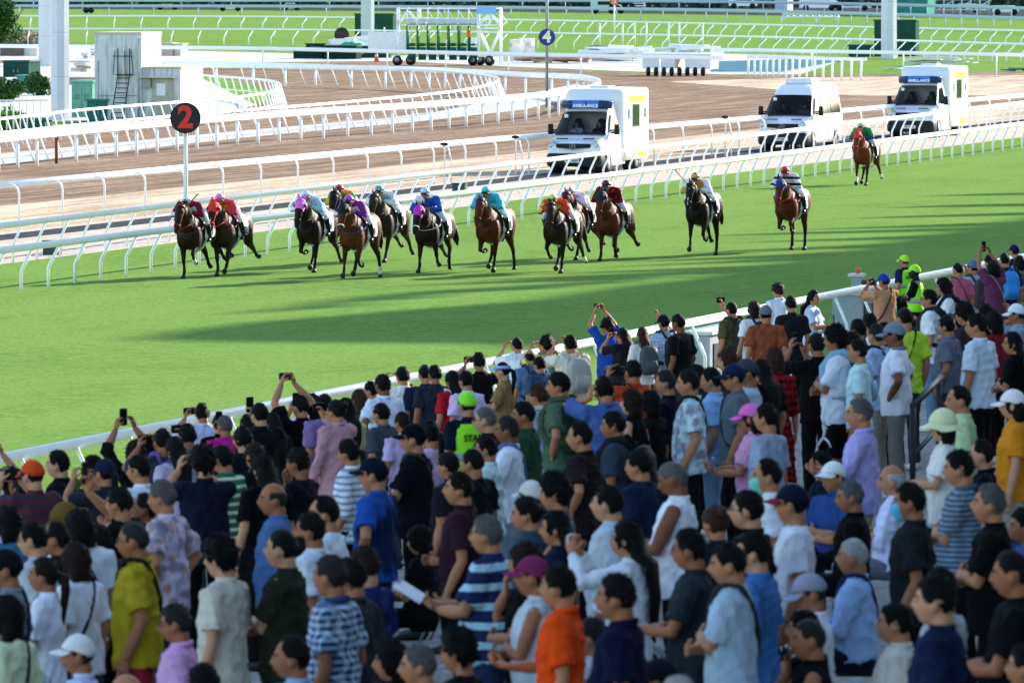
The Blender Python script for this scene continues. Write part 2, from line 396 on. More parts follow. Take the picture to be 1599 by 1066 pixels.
def rail(label, pts, h, rr, spacing, kind='goose', lean=0.3, pr=0.03, shift=0.0, group=None, m=None, extra=None, gap=None, name='running_rail', rust=None):
    """pts: ground points of the rail's own line (below the rail); posts stand at lean*side away from it"""
    m = m or WHITE; P = [Vector((p[0], p[1], 0)) for p in pts]
    base = P[0].copy(); root = empty(name, base, 0, label, 'rail', group)
    mb = MB(); mb.tube([(p.x-base.x, p.y-base.y, h) for p in P], [rr]*len(P), 10, ref=(0, 0, 1), power=0.8)
    mb.build('rail_tube', m, root)
    if extra:
        mb = MB(); mb.tube([(p.x-base.x, p.y-base.y, extra[0]) for p in P], extra[1], 6); mb.build('lower_rail', m, root)
    pm = post_mesh(kind, h, lean, pr, m)
    Q = resample(P, spacing); cnt = 0
    for i, q in enumerate(Q):
        t = (Q[min(i+1, len(Q)-1)] - Q[max(i-1, 0)]); t.z = 0; t.normalize(); side = Vector((t.y, -t.x, 0))
        foot = q - side*lean
        if cnt > 96: break
        cnt += 1
        if rust and abs(W0/2 + foot.x/foot.y*FPX - rust) < 17 and foot.y < 290:
            rm = pm.copy(); rm.materials.clear(); rm.materials.append(mat('rusty_red_paint', '#8f3b22', .7, var=.2)); o = link('post', rm, root); o['label'] = 'rusty red post'
        else: o = link('post', pm, root)
        o.location = foot - base; o.rotation_euler = (0, 0, math.atan2(side.y, side.x))
    return root
def topline(pts, h, n=6, smooth=True):
    P = [G2(x, y, h) for x, y in pts]
    return catmull(P, n) if smooth else P
def Lp(y0, xs, h): return [G2(x, L(y0, x), h) for x in xs]
# crowd-side rail (posts stand on the terrace side, top leans over the turf)
rail('thick white crowd rail in front of the spectators, its top leaning over the turf', [G2(-60, 728, 1.08), G2(1700, 381, 1.08)], 1.08, (0.06, 0.075), 2.35, 'goose', -0.28, 0.032, group='white running rails')
# two running rails on the inside of the turf
rail('near white running rail with bent posts along the inside of the turf', [G2(-80, 401, 1.03), G2(1760, 173, 1.03)], 1.03, (0.055, 0.082), 2.05, 'goose', 0.30, 0.040, group='white running rails')
rail('second white running rail just behind the near one, at the road edge', [G2(-80, 362, 1.0), G2(1760, 141, 1.0)], 1.0, (0.055, 0.078), 2.05, 'goose', 0.26, 0.034, group='white running rails')
# arched posts between the road and the dirt
rail('white rail with arched posts between the service road and the dirt track', [G2(-60, 295, 1.28), G2(300, 261, 1.28), G2(770, 218, 1.28), G2(1130, 189, 1.28), G2(1599, 149, 1.28), G2(1800, 132, 1.28)], 1.28, (0.07, 0.10), 3.9, 'arch', -0.35, 0.032, group='white running rails')
# hairpin rails of the dirt track
Bp = [(-60, 226), (0, 217), (150, 202), (300, 189), (400, 181), (500, 174), (600, 168), (700, 161), (800, 153), (870, 146), (915, 139), (937, 130), (920, 123), (882, 119), (800, 116), (650, 108), (500, 105), (400, 103), (250, 101)]
rail('broad white board rail bending round the hairpin of the dirt track', topline(Bp, 1.15), 1.15, (0.05, 0.145), 2.9, 'thick', 0.25, 0.05, group='white running rails', rust=94)
Ap = [(-60, 214), (0, 208), (150, 193), (320, 177), (400, 171), (500, 163), (600, 154), (700, 144), (752, 135), (777, 127), (768, 120), (700, 112), (575, 105), (400, 99), (250, 97)]
rail('thin white slanted-post rail bending just inside the broad board rail', topline(Ap, 1.15), 1.15, (0.04, 0.06), 2.3, 'lean', -0.45, 0.03, group='white running rails')
Cp = [(-60, 192), (0, 186), (137, 171), (275, 160), (350, 154), (405, 147), (432, 140), (438, 133), (425, 127), (390, 123), (318, 118)]
rail('small innermost white rail curving beside the white utility building', topline(Cp, 1.1), 1.1, (0.04, 0.06), 1.6, 'lean', -0.35, 0.03, extra=(.45, .025), group='white running rails')
Dp = [(-80, 70), (0, 72), (400, 76), (800, 85), (1130, 91)]
rail('flat grey-white rail along the near side of the equipment yard', topline(Dp, 1.3), 1.3, (0.05, 0.13), 7.5, 'straight', 0.1, 0.05, group='white running rails')
# turf rails of the far side
Fp = [(-80, 44), (0, 45), (400, 46), (800, 51), (1199, 58), (1599, 69), (1700, 72)]
rail('third far running rail with bent posts on the distant turf', topline(Fp, 1.25), 1.25, (.05, .07), 2.35, 'goose', -.75, .045, group='white running rails')
Gp = [(-80, 25), (0, 25), (400, 26), (800, 31), (1199, 39), (1599, 48), (1700, 50)]
rail('fourth far running rail with bent posts on the distant turf', topline(Gp, 1.25), 1.25, (.05, .08), 2.7, 'goose', -.7, .05, group='white running rails')
Hp = [(-80, 9), (0, 9.5), (400, 10), (800, 12), (1199, 18), (1599, 29), (1700, 32)]
BLUEGREY = mat('blue_grey_rail', '#a9bcc2', 0.5, var=.05)
rail('broad blue-grey far rail with straight posts at the end of the turf', topline(Hp, 1.3), 1.3, (.06, .17), 5, 'straight', .1, .06, m=BLUEGREY, group='white running rails')
Ip = [(-80, 0), (0, 1), (400, 1), (800, 1), (1199, 4), (1599, 13), (1700, 16)]
rail('farthest blue-grey rail crossing the very top of the view', topline(Ip, 1.3), 1.3, (.06, .18), 6, 'straight', .1, .06, m=BLUEGREY, group='white running rails')
Kp = [(1110, 78), (1199, 79), (1599, 86), (1700, 88)]
rail('long pale level rail behind the white post fence at the right', topline(Kp, 1.3), 1.3, (.05, .12), 9, 'straight', .1, .045, group='white running rails')
Ep = [(1168, 88), (1260, 91), (1352, 93)]
rail('short white fence of thick upright posts beside the blue matting', topline(Ep, 1.25), 1.25, (.06, .10), 0.95, 'straight', .02, .075, group='white running rails', name='post_fence')
# ================================================================== STRUCTURES AND EQUIPMENT
def at_rot(px, py, rz=TROT):
    g = G2(px, py); return (g.x, g.y, 0), rz
def S(px, py): return FPX/ (G(px, py).y)               # pixels per metre at a ground point
RED = mat('red_paint', '#c8281c', .5); ORANGE = mat('orange_paint', '#e0622e', .5)
def column(px, pyf, wpx, label, h=32):
    loc, rz = at_rot(px, pyf); s = S(px, pyf); w = wpx/s
    root = empty('floodlight_mast', loc, rz, label, 'mast', 'floodlight masts beyond the track')
    m = mat('mast_white_panels', '#c9cdd0', .5, sc=1.2, var=.05)
    mb = MB(); rr = w/2*1.04
    for k in range(int(h/2)):
        mb.tube([(0, 0, k*2.0 - (.3 if k == 0 else 0)), (0, 0, k*2.0+1.985)], rr*(1-k*.006), 8)
    mb.build('mast_shaft', m, root, smooth=False)
    mb = MB(); mb.tube([(0, 0, -.2), (0, 0, h)], rr*.93, 8); mb.build('mast_core', GREYM, root, smooth=False)
column(94, 188, 29, 'nearest broad white panelled mast at the left edge')
column(73, 104, 26, 'white mast standing just behind the nearest broad mast')
column(574, 62, 21, 'white mast in front of the green container by the starting gate')
column(1388, 92, 24, 'white mast in front of the large green container at the right')

# utility building
bw = mat('white_render', '#c9cccb', .85, 'stain', '#8f8a7c', sc=1.5, var=.08, bump=.1); bt = mat('weathered_door_paint', '#a8a797', .8, sc=4, var=.2)
loc, rz = at_rot(148, 190); s = S(148, 190)
root = empty('utility_building', loc, rz, 'small white block building with a ladder and a lower annex', 'building')
w = 76/s; hh = 136/s; mb = MB(); mb.box((w/2, 1.5, hh/2-.1), (w, 3.0, hh+.2)); mb.build('wall', bw, root, False)
mb = MB(); mb.box((w/2, 1.5, hh+.05), (w+.06, 3.06, .1)); mb.build('roof', mat('roof_cap', '#b9b39d', .9), root, False)
w2 = 62/s; h2 = 83/s; L2 = 3.4
mb = MB(); mb.box((w+w2/2+.003, 1.9, h2/2-.1), (w2, L2, h2+.2)); mb.build('annex', bw, root, False)
mb = MB(); mb.box((w+w2/2, 1.9, h2+.04), (w2+.08, L2+.1, .09)); mb.build('annex_roof', mat('roof_cap', '#b9b39d', .9), root, False)
mb = MB(); mb.box((w+w2*.52, .17, 1.0), (.95, .06, 1.9)); d = mb.build('door', bt, root, False)
mb = MB(); mb.box((w+w2*.50, .13, 1.45), (.42, .02, .55)); mb.build('notice', WMETAL, d, False)
mb = MB(); mb.box((w+w2*.42, .02, 2.02), (1.7, .45, .07)); mb.build('door_canopy', concM, root, False)
mb = MB(); mb.box((w+.22, .10, 1.75), (.42, .18, .42)); mb.build('air_conditioner', mat('grey_unit', '#8f9391', .6), root, False)
mb = MB(); mb.box((w*.5, -.03, hh*.30), (w*.8, .03, .03)); mb.tube([(w*.95, -.04, 0), (w*.95, -.04, hh*.95)], .03, 6); mb.tube([(w*.08, -.03, .4), (w*.08, -.03, hh*.7)], .018, 5); mb.build('pipework', mat('grey_pipe', '#9a9c98', .6), root)
mb = MB(); mb.box((w+w2+.005, 1.2, 1.5), (.02, .5, .7)); mb.build('vent', mat('cream_vent', '#c9bd9b', .7), root, False)
mb = MB(); x0 = w*.62
for dx in (-.28, .28):
    mb.tube([(x0+dx-.12, -.65, 0), (x0+dx+.05, -.12, 2.1), (x0+dx+.05, -.10, 3.3)], .025, 6)
for k in range(9): mb.tube([(x0-.28-.12+.02*k, -.65+.06*k, .2+.22*k), (x0+.28-.12+.02*k, -.65+.06*k, .2+.22*k)], .022, 5)
mb.box((x0+.08, -.1, 2.12), (.75, .25, .05))
for dx in (-.45, .12, .5): mb.tube([(x0+dx, -.12, 2.1), (x0+dx*.8, -.12, 3.2)], .018, 5)
mb.tube([(x0-.5, -.12, 2.95), (x0+.45, -.12, 2.95)], .016, 5)
mb.build('ladder', mat('black_steel', '#202326', .5), root, False)

def hutch(px, py, wpx, hpx, dep, col, label, name='equipment_cabinet', roofc=None, door=True, cat='cabinet'):
    loc, rz = at_rot(px, py); s = S(px, py); w = wpx/s; h = hpx/s
    root = empty(name, loc, rz, label, cat)
    m = mat('cabinet_%s' % col, col, .8, sc=3, var=.15, spec=.03)
    mb = MB(); mb.box((w/2, dep/2, h/2-.05), (w, dep, h+.1)); mb.build('body', m, root, False)
    mb = MB(); mb.box((w/2, dep/2, h+.05), (w+.16, dep+.16, .09)); mb.build('roof', mat('cabinet_roof_%s' % (roofc or col), roofc or col, .55), root, False)
    if door:
        dk = mat('cabinet_dark_%s' % col, tuple(int(col[i:i+2], 16)/255*.7 for i in (1, 3, 5)), .6)
        for k in range(2):
            mb = MB(); x = w*(.27+.46*k); mb.box((x, -.015, h*.48), (w*.40, .03, h*.78)); dd = mb.build('door', m, root, False)
            mb = MB()
            for q in range(4): mb.box((x, -.035, h*.66-q*.07), (w*.28, .02, .03))
            mb.build('vent', dk, dd, False)
            mb = MB(); mb.box((x+(w*.15 if k == 0 else -w*.15), -.04, h*.42), (.04, .03, .16)); mb.build('handle', GREYM, dd, False)
    return root
hutch(5, 121, 42, 24, 2.2, '#24483f', 'dark green cabinet with louvred doors left of the masts')
hutch(26, 146, 26, 26, 1.4, '#4f8577', 'pale green low cabinet under the dark louvred one')
hutch(112, 184, 34, 55, 2.0, '#5f9583', 'tall pale green cabinet between the nearest mast and the white building')
hutch(136, 190, 32, 32, 1.2, '#2f6e62', 'short teal cabinet at the foot of the building ladder')
hutch(30, 212, 42, 24, 1.0, '#2c5a4e', 'teal planter box behind the white barrier at far left', door=False, name='planter_box', cat='planter')
hutch(554, 58, 62, 35, 2.4, '#27503f', 'dark green container behind the mast beside the starting gate', name='storage_container', cat='container')
hutch(1365, 88, 66, 55, 1.2, '#1f4a3c', 'large dark green container behind the right-hand mast', name='storage_container', cat='container')
hutch(1325, 89, 34, 17, 1.0, '#1f4a3c', 'low dark green box left of the large green container', name='storage_container', cat='container', door=False)
hutch(0, 88, 36, 16, 2.5, '#6d6258', 'dark stacked pallet box under the round tree at left', name='pallet_box', cat='box', door=False)
hutch(36, 88, 24, 16, 2.5, '#dcd6ca', 'white storage bin beside the dark pallet box', name='storage_bin', cat='bin', door=False)
hutch(250, 88, 20, 19, 1.2, '#b9ad98', 'beige sack crate at the corner of the white building', name='crate', cat='crate', door=False)
hutch(272, 88, 13, 18, 1.2, '#c9bba2', 'pale beige crate beside the sack crate near the white building', name='crate', cat='crate', door=False)
# small concrete canopies and debris left of the building
hutch(100, 133, 50, 10, 2, '#a69a88', 'low tan concrete block behind the pale green cabinet', name='concrete_block', cat='block', door=False)
# rubble
mb = MB(); g = G2(22, 69)
for k in range(170):
    a = rng.uniform(0, 1); x = rng.uniform(-1, 1)*2.6; hgt = (1-abs(x)/2.8)*1.25
    r = rng.uniform(.10, .24); mb.ell((x, rng.uniform(-1.2, 1.2), rng.uniform(0, hgt)), (r, r*.8, r*.7), 6, 5, rot=Matrix.Rotation(rng.uniform(0, 3), 3, 'X'))
o = mb.build('rubble_heap', mat('broken_stone', '#9c8478', .95, sc=2, var=.3), smooth=False); o.location = (G2(50, 68).x, g.y, 0)
tag(o, 'heap of broken pinkish stone beside the round tree', 'rubble heap')
# white low barrier at far left
root = empty('barrier', G2(0, 216), TROT, 'white tubular barrier with upright bars at far left', 'barrier')
s = S(0, 216); mb = MB(); wv = 78/s; hv = 58/s
mb.tube([(-1, 0, 0), (-1, 0, hv), (wv, 0, hv+.05), (wv, 0, 0)], .045, 6); mb.build('frame', WMETAL, root)
mb = MB(); 
for k in range(9): mb.tube([(-.6+k*(wv+.6)/9, 0, 0), (-.6+k*(wv+.6)/9, 0, hv)], .03, 5)
mb.build('bars', WMETAL, root)

# pale boat-like tarpaulin and slabs behind
def heap(name, px, py, wpx, hpx, col, label, cat, n=14, dep=2.0, seed=1, flat=.35):
    r = np.random.RandomState(seed); loc, rz = at_rot(px, py); s = S(px, py); w = wpx/s; h = hpx/s
    mb = MB()
    for k in range(n):
        L_ = r.uniform(.25, .6)*w; x = r.uniform(L_/2, w-L_/2); z = r.uniform(.1, max(.15, h*(1-abs(x/w-.5)*1.2)))
        rt = (Matrix.Rotation(r.uniform(-.35, .35), 3, 'Z') @ Matrix.Rotation(r.uniform(-.10, .10), 3, 'Y'))
        mb.box((x, r.uniform(0, dep), z), (L_, r.uniform(.2, .9), r.uniform(.05, flat)*h), rot=rt)
    o = mb.build(name, mat('heap_%s' % col, col, .6, sc=3, var=.12), smooth=False); o.location = loc; o.rotation_euler = (0, 0, rz)
    return tag(o, label, cat)
heap('plank_stack', 106, 118, 42, 22, '#c9c1b4', 'stack of pale boards lying behind the pale green cabinet', 'boards', 10, seed=2)
heap('rail_sections', 118, 92, 34, 26, '#c7c9c8', 'grey-white curved sheets piled left of the white building', 'sheets', 8, seed=3)
heap('green_crate_pile', 458, 92, 110, 16, '#17463a', 'row of dark green crates lying in front of the distant turf', 'crates', 16, 1.5, seed=4, flat=.8)
heap('white_rail_stack', 505, 84, 120, 28, '#e6e6e2', 'white rail sections stacked left of the starting gate', 'rail sections', 22, 3, seed=6)
heap('white_rail_stack', 895, 96, 130, 24, '#e8e8e4', 'white rail sections piled on the low trailer behind the number four marker', 'rail sections', 30, 3, seed=7)
heap('white_rail_stack', 1010, 90, 110, 22, '#e4e7e8', 'white tapering beams stacked over the white wheeled boxes', 'beams', 16, 3, seed=8)
heap('scrap_heap', 800, 99, 120, 15, '#b08f7c', 'low reddish scrap heap between the starting gate and the trailer', 'scrap heap', 24, 2, seed=9)
heap('scrap_heap', 912, 88, 55, 18, '#6b675f', 'brown and blue debris lying on the white rail sections', 'debris', 26, 1, seed=10, flat=.25)
heap('white_boxes', 785, 96, 44, 40, '#dfdbd2', 'cream crates stacked right of the starting gate', 'crates', 12, 1.5, seed=12, flat=.9)
heap('ground_trestle', 1400, 104, 130, 16, '#cfd3d2', 'low white metal trestles on the grass behind the rear ambulance', 'trestles', 14, 2, seed=14, flat=.15)
heap('green_mat', 1560, 112, 60, 7, '#2d6f5b', 'dark green mats on the grass at the right edge', 'mats', 6, 2, seed=15, flat=.5)
heap('pale_beam', 1362, 111, 60, 6, '#c3cfd0', 'long pale beam lying on the grass left of the rear ambulance roof', 'beam', 3, 1, seed=16, flat=.4)
for a in ((458, 92, 46, 15, 1.2, '#15382f', 'dark green crate at the left end of the crate row'), (506, 93, 52, 20, 1.4, '#123029', 'tall dark green crate under the green tarpaulin'), (560, 91, 46, 17, 1.2, '#1b4438', 'dark green crate nearest the starting gate'), (478, 84, 24, 14, 1.0, '#1d2b2a', 'small black-green box on top of the crate row')):
    hutch(*a, name='crate', cat='crate', door=False)
mb = MB()
for k in range(3): mb.tube([(0, k*.12-.05, .62), (0, k*.12, .62)], .55-.1*(k == 1), 18)
mb.tube([(0, -.1, .62), (0, .35, .62)], .12, 8); o = mb.build('cable_reel', mat('dark_reel', '#3a302b', .7, var=.2)); o.location = G2(533, 84) + Vector((0, 1.2, .75)); tag(o, 'dark round reel standing on the crates by the starting gate', 'reel')
def cone(px, py, lb):
    root = empty('traffic_cone', G2(px, py), 0, lb, 'cone'); mb = MB(); mb.tube([(0, 0, .03), (0, 0, .75)], [.17, .03], 12); mb.build('cone_body', ORANGE, root); mb = MB(); mb.box((0, 0, .02), (.42, .42, .05)); mb.build('base', ORANGE, root, False)
    mb = MB(); mb.tube([(0, 0, .35), (0, 0, .5)], [.118, .09], 12); mb.build('band', WMETAL, root)
cone(588, 97, 'orange traffic cone left of the starting gate wheels')
# green tarpaulin
mb = MB(); gx = np.linspace(0, 1, 16); gy = np.linspace(0, 1, 7); V = np.zeros((16, 7, 3)); r_ = np.random.RandomState(5)
for i, a in enumerate(gx):
    for j, b in enumerate(gy):
        V[i, j] = (a*2.9, b*1.6, .25 + .9*math.sin(math.pi*b)*math.sin(math.pi*(.1+.8*a)) + r_.uniform(-.08, .08))
mb.grid(V, False, cap=False); o = mb.build('tarpaulin', mat('bright_green_tarp', '#1f9a6c', .5, sc=3)); g = G2(512, 90); o.location = g; o.rotation_euler = (0, 0, TROT)
tag(o, 'crumpled bright green tarpaulin over the dark crates', 'tarpaulin')

# low wheeled trailer under the white pile (900-1115, 90-118)
root = empty('trailer', G2(1001, 119), TROT, 'white wheeled equipment boxes under the stacked beams', 'trailer'); s = S(1001, 119)
wv = 114/s
mb = MB(); mb.box((wv*.25, 1, 22/s), (wv*.46, 2, 20/s)); mb.box((wv*.8, 1, 20/s), (wv*.36, 2, 17/s)); mb.build('box', WMETAL, root, False)
mb = MB(); mb.box((wv*.5, 1.05, 34/s), (wv*.98, 2.3, .12)); mb.build('deck', WMETAL, root, False)
for k in range(8):
    mb = MB(); x = wv*(.1+.11*k); mb.tube([(x-.06, -.02, .28), (x+.06, .05, .28)], .28, 12); mb.build('wheel', BLACK, root)

# starting gate
root = empty('starting_gate', G2(620, 103), TROT*.25, 'long white and green starting gate with stalls on rubber wheels', 'starting gate'); s = S(620, 103)
def P_(px, py, y=0.0): return ((px-617)/s, y, (103-py)/s)
WG = mat('white_gate_paint', '#e9ebeb', .45); TG = mat('teal_stall_padding', '#12524a', .6, var=.1); GG = mat('green_stall_frame', '#1d6a48', .5)
mb = MB(); r = .055
for y in (0, 1.6):
    for a, b in (((617, 14), (778, 14)), ((617, 14), (617, 40)), ((617, 40), (778, 40)), ((778, 14), (778, 100)), ((650, 14), (650, 40)), ((743, 14), (743, 90)), ((743, 45), (778, 45)), ((743, 45), (760, 82)), ((778, 45), (762, 82)), ((743, 40), (760, 22)), ((778, 40), (762, 22)), ((617, 40), (632, 18)), ((650, 40), (634, 18)), ((617, 40), (617, 88)), ((635, 88), (778, 88))):
        mb.tube([P_(*a, y), P_(*b, y)], r, 6)
for px in range(617, 779, 16):
    mb.tube([P_(px, 14), P_(px, 14, 1.6)], r, 6); mb.tube([P_(px, 14), P_(px, 38)], r*.7, 6); mb.tube([P_(px, 16), P_(px+13, 37)], r*.5, 5)
mb.build('frame', WG, root)
for k in range(7):
    x = 633 + k*16
    mb = MB(); mb.box(P_(x+7, 33), (.52, .05, .3)); mb.build('stall_sign', mat('pale_blue_panel', '#b7c5d0', .5), root, False)
    mb = MB()
    for y in (0.02, 1.0): mb.tube([P_(x, 39, y), P_(x, 82, y)], .075, 6); mb.tube([P_(x, 39, y), P_(x+14, 39, y)], .06, 6)
    mb.build('stall_post', GG, root)
    mb = MB(); mb.box(P_(x+7.5, 84), (.50, .35, .85), taper=.92); mb.ell(P_(x+7.5, 70), (.27, .2, .12)); mb.build('stall_door', TG, root)
mb = MB(); mb.box(P_(757, 17, -.04), (1.3, .05, .42)); pn = mb.build('panel', mat('sky_blue_panel', '#7fb4e6', .5), root, False)
mb = MB(); mb.box(P_(729, 53, -.06), (.25, .1, .45)); mb.build('lamp_box', ORANGE, root, False)
mb = MB(); mb.box(P_(737, 68, 0), (.35, .3, .8)); mb.build('control_box', WG, root, False); mb = MB(); mb.box(P_(600, 66, 1.2), (2.6, .1, 1.3)); mb.build('side_panel', WG, root, False)
for px in (618, 636, 736, 762, 745):
    w_ = MB(); c = P_(px, 103-9.5, 0 if px in (618, 762, 736) else 1.4); w_.tube([(c[0]-.05, c[1]-.12, c[2]-.06), (c[0]+.05, c[1]+.12, c[2]-.06)], .33, 16); ww = w_.build('wheel', BLACK, root)
    w_ = MB(); w_.tube([(c[0]-.06, c[1]-.15, c[2]), (c[0]+.05, c[1]+.10, c[2])], .18, 10); w_.build('hub', GREYM, ww)

# numbered distance markers
def marker(px, py, rpx, pyf, txt, col, tcol, label, polem, poler, rim=None, top=None, zsc=1.0):
    g = G2(px, pyf); s = S(px, pyf); root = empty('distance_marker', g, 0, label, 'marker sign', 'round numbered distance markers')
    z = (pyf-py)/s; r = rpx/s
    mb = MB(); mb.tube([(0, 0.06, -.1), (0, 0.06, (z-r*.6) if top is None else top)], poler, 8); mb.build('pole', polem, root)
    mb = MB(); mb.tube([(0, -.05, z), (0, .03, z)], r, 40); d = mb.build('disc', col, root, False)
    me = text_mb(txt, r*2*.98*zsc, .008, tcol, 'number', bold=.030*r/.4)
    o = link('number', me, d); o.rotation_euler = (math.pi/2, 0, 0); o.location = (0, -.062, z)
marker(290, 184.5, 24, 377, '2', mat('black_disc', '#20252b', .5), mat('red_numeral', '#d8392b', .5), 'black round marker with a red 2 on a white pole', WMETAL, .055)
marker(854, 58.5, 13, 168, '4', mat('navy_disc', '#263a78', .5), mat('cream_numeral', '#e3e2c4', .5), 'dark blue round marker with a cream 4 on a tall grey pole', GREYM, .075, top=9)
marker(959, 1.5, 7, 64, '5', mat('orange_red_disc', '#d3694d', .5), mat('white_numeral', '#e9c9bd', .5), 'small orange-red round marker above the white equipment pile', WMETAL, .07)

# camera pods on the arched rail
for i, (px, py, lab) in enumerate(((695, 225, 'left of the two near the pale blue helmet'), (806, 214, 'just left of the front ambulance mirror'), (991, 192, 'just right of the front ambulance'), (1133, 183, 'between the ambulance and the white van'))):
    yf = py + 62; g = G2(px+4, yf); s = S(px, yf); root = empty('rail_sensor', g, TROT, 'black boom head on a white stand, ' + lab, 'sensor', 'boom heads along the arched rail')
    h = (yf-py)/s
    mb = MB(); mb.tube([(-.12, 0, 0), (-.1, 0, h*.85), (-.15, 0, h*.97)], .025, 6); mb.tube([(.12, 0, 0), (.12, 0, h*.6), (.02, 0, h*.9), (-.15, 0, h*.97)], .025, 6); mb.tube([(-.12, 0, h*.6), (.12, 0, h*.6)], .02, 5)
    mb.build('stand', WMETAL, root)
    mb = MB(); mb.ell((-.12, 0, h*1.0), (.16, .10, .06), 12, 6); mb.build('head', BLACK, root)
# small dark unit at the turf edge
for i, (px, py, lab) in enumerate(((82, 398, 'small dark box at the turf edge below the near rail, far left'), (718, 304, 'small dark green box at the turf edge left of the light blue jockey'))):
    g = G2(px, py); o = MB().box((0, 0, .17), (.42, .3, .36)).box((.0, 0, .36), (.46, .34, .03)).box((-.1, -.16, .2), (.1, .02, .1)).build('junction_box', DKGREEN, smooth=False); o.location = g; o.rotation_euler = (0, 0, TROT); tag(o, lab, 'box')

# ------------------------------------------------------------------ background strip
def tree(px, pyf, hpx, wpx, label, seed=0, n=5200, leaf=.17, lowest=.15, cols=('#31551f', '#456b2a', '#22401a')):
    r = np.random.RandomState(seed); s = S(px, pyf); h = hpx/s; w = wpx/s/2
    root = empty('tree', G2(px, pyf), 0, label, 'tree'); mb = MB()
    mb.tube([(0, 0, -.2), (.05, .05, h*.3), (0, 0, h*.6)], [.16*w/1.2, .12*w/1.2, .05], 8)
    for k in range(7):
        a = r.uniform(0, 6.28); mb.tube([(0, 0, h*r.uniform(.15, .45)), (math.cos(a)*w*.5, math.sin(a)*w*.5, h*r.uniform(.45, .75)), (math.cos(a)*w*.8, math.sin(a)*w*.8, h*r.uniform(.6, .9))], [.06, .04, .02], 5)
    mb.build('trunk', mat('bark', '#5a4a3a', .9, var=.2), root)
    C_ = []
    for k in range(26):
        d = r.normal(size=3); d /= np.linalg.norm(d); q = r.uniform(.4, .82)
        C_.append((np.array([0, 0, h*(lowest+ (1-lowest)*.5)]) + d*np.array([w*q, w*q, h*(1-lowest)*.5*q]), r.uniform(.24, .42)*w))
    V = []; F = []; MI = []
    for k in range(n):
        c, rad = C_[r.randint(len(C_))]; d = r.normal(size=3); d /= np.linalg.norm(d)
        p = c + d*rad*r.uniform(.55, 1.08)
        a = r.normal(size=3); a /= np.linalg.norm(a); b = np.cross(a, r.normal(size=3)); b /= np.linalg.norm(b); sz = leaf*r.uniform(.6, 1.3)
        i = len(V); V += [p-a*sz, p+b*sz*.5, p+a*sz, p-b*sz*.5]; F.append((i, i+1, i+2, i+3)); MI.append(r.randint(3))
    mb = MB(); mb.add(V, F); mb.m = MI
    mb.build('crown', [mat('leaf_%s' % c, c, .7, sc=2, var=.3) for c in cols], root, False)
tree(4, 72, 80, 84, 'round dark green tree at the top left corner', 3, 7000, .13, .05)
tree(10, 160, 40, 60, 'low dark bush under the dark green cabinet', 4, 3000, .09, .02)
tree(58, 150, 34, 44, 'low dark bush left of the nearest mast', 5, 2500, .09, .02)
tree(18, 208, 34, 70, 'bright green bush behind the white tubular barrier', 6, 3000, .08, .02, ('#4f8a2a', '#3f7524', '#64a033'))
# far-off hedge and woods
r = np.random.RandomState(11); V = []; F = []; MI = []
for k in range(26000):
    x = r.uniform(-110, 110); y = 985 + r.uniform(-4, 14) + abs(x)*.05; top = 2.8 + 1.2*math.sin(x*.21) + .9*math.sin(x*.63+1) + (y-985)*.12
    p = np.array([x, y, r.uniform(0, max(1.2, top))]); a = r.normal(size=3); a /= np.linalg.norm(a); b = np.cross(a, r.normal(size=3)); b /= np.linalg.norm(b); sz = r.uniform(.25, .6)
    i = len(V); V += [p-a*sz, p+b*sz, p+a*sz, p-b*sz]; F.append((i, i+1, i+2, i+3)); MI.append(r.randint(3))
mb = MB(); mb.add(V, F); mb.m = MI
o = mb.build('distant_hedge', [mat('far_leaf_%s' % c, c, .8, var=.2) for c in ('#44584a', '#56695a', '#3a4a45')], smooth=False); o['kind'] = 'stuff'
def car(px, py, wpx, hpx, col, label, kind='van'):
    s = S(px, py); w = wpx/s; h = hpx/s; root = empty('parked_' + kind, G2(px, py), 0, label, kind)
    m = mat('vehicle_%s' % col, col, .35, coat=.4, var=.03)
    if kind == 'van' or kind == 'truck':
        prof = [(-w/2, .35), (w/2, .35), (w/2, h*.55), (w*.44, h*.62), (w*.36, h), (-w/2, h)]
    else: prof = [(-w/2, .3), (w/2, .3), (w/2, h*.5), (w*.28, h*.6), (w*.15, h), (-w*.3, h), (-w*.42, h*.6), (-w/2, h*.55)]
    n = len(prof); mb = MB(); v = [(p[0], y, p[1]) for y in (-.95, .95) for p in prof]
    mb.add(v, [tuple(range(n)), tuple(range(n, 2*n))[::-1]] + [(i, n+i, n+(i+1) % n, (i+1) % n) for i in range(n)]); mb.build('body', m, root, False)
    mb = MB(); mb.box((w*.02, -.96, h*.76), (w*.55, .03, h*.25)); mb.build('window', mat('dark_glass', '#1a2226', .1), root, False)
    for k in (-1, 1):
        mb = MB(); mb.tube([(k*w*.33, -.98, .36), (k*w*.33, -.7, .36)], .36, 12); mb.build('wheel', BLACK, root)
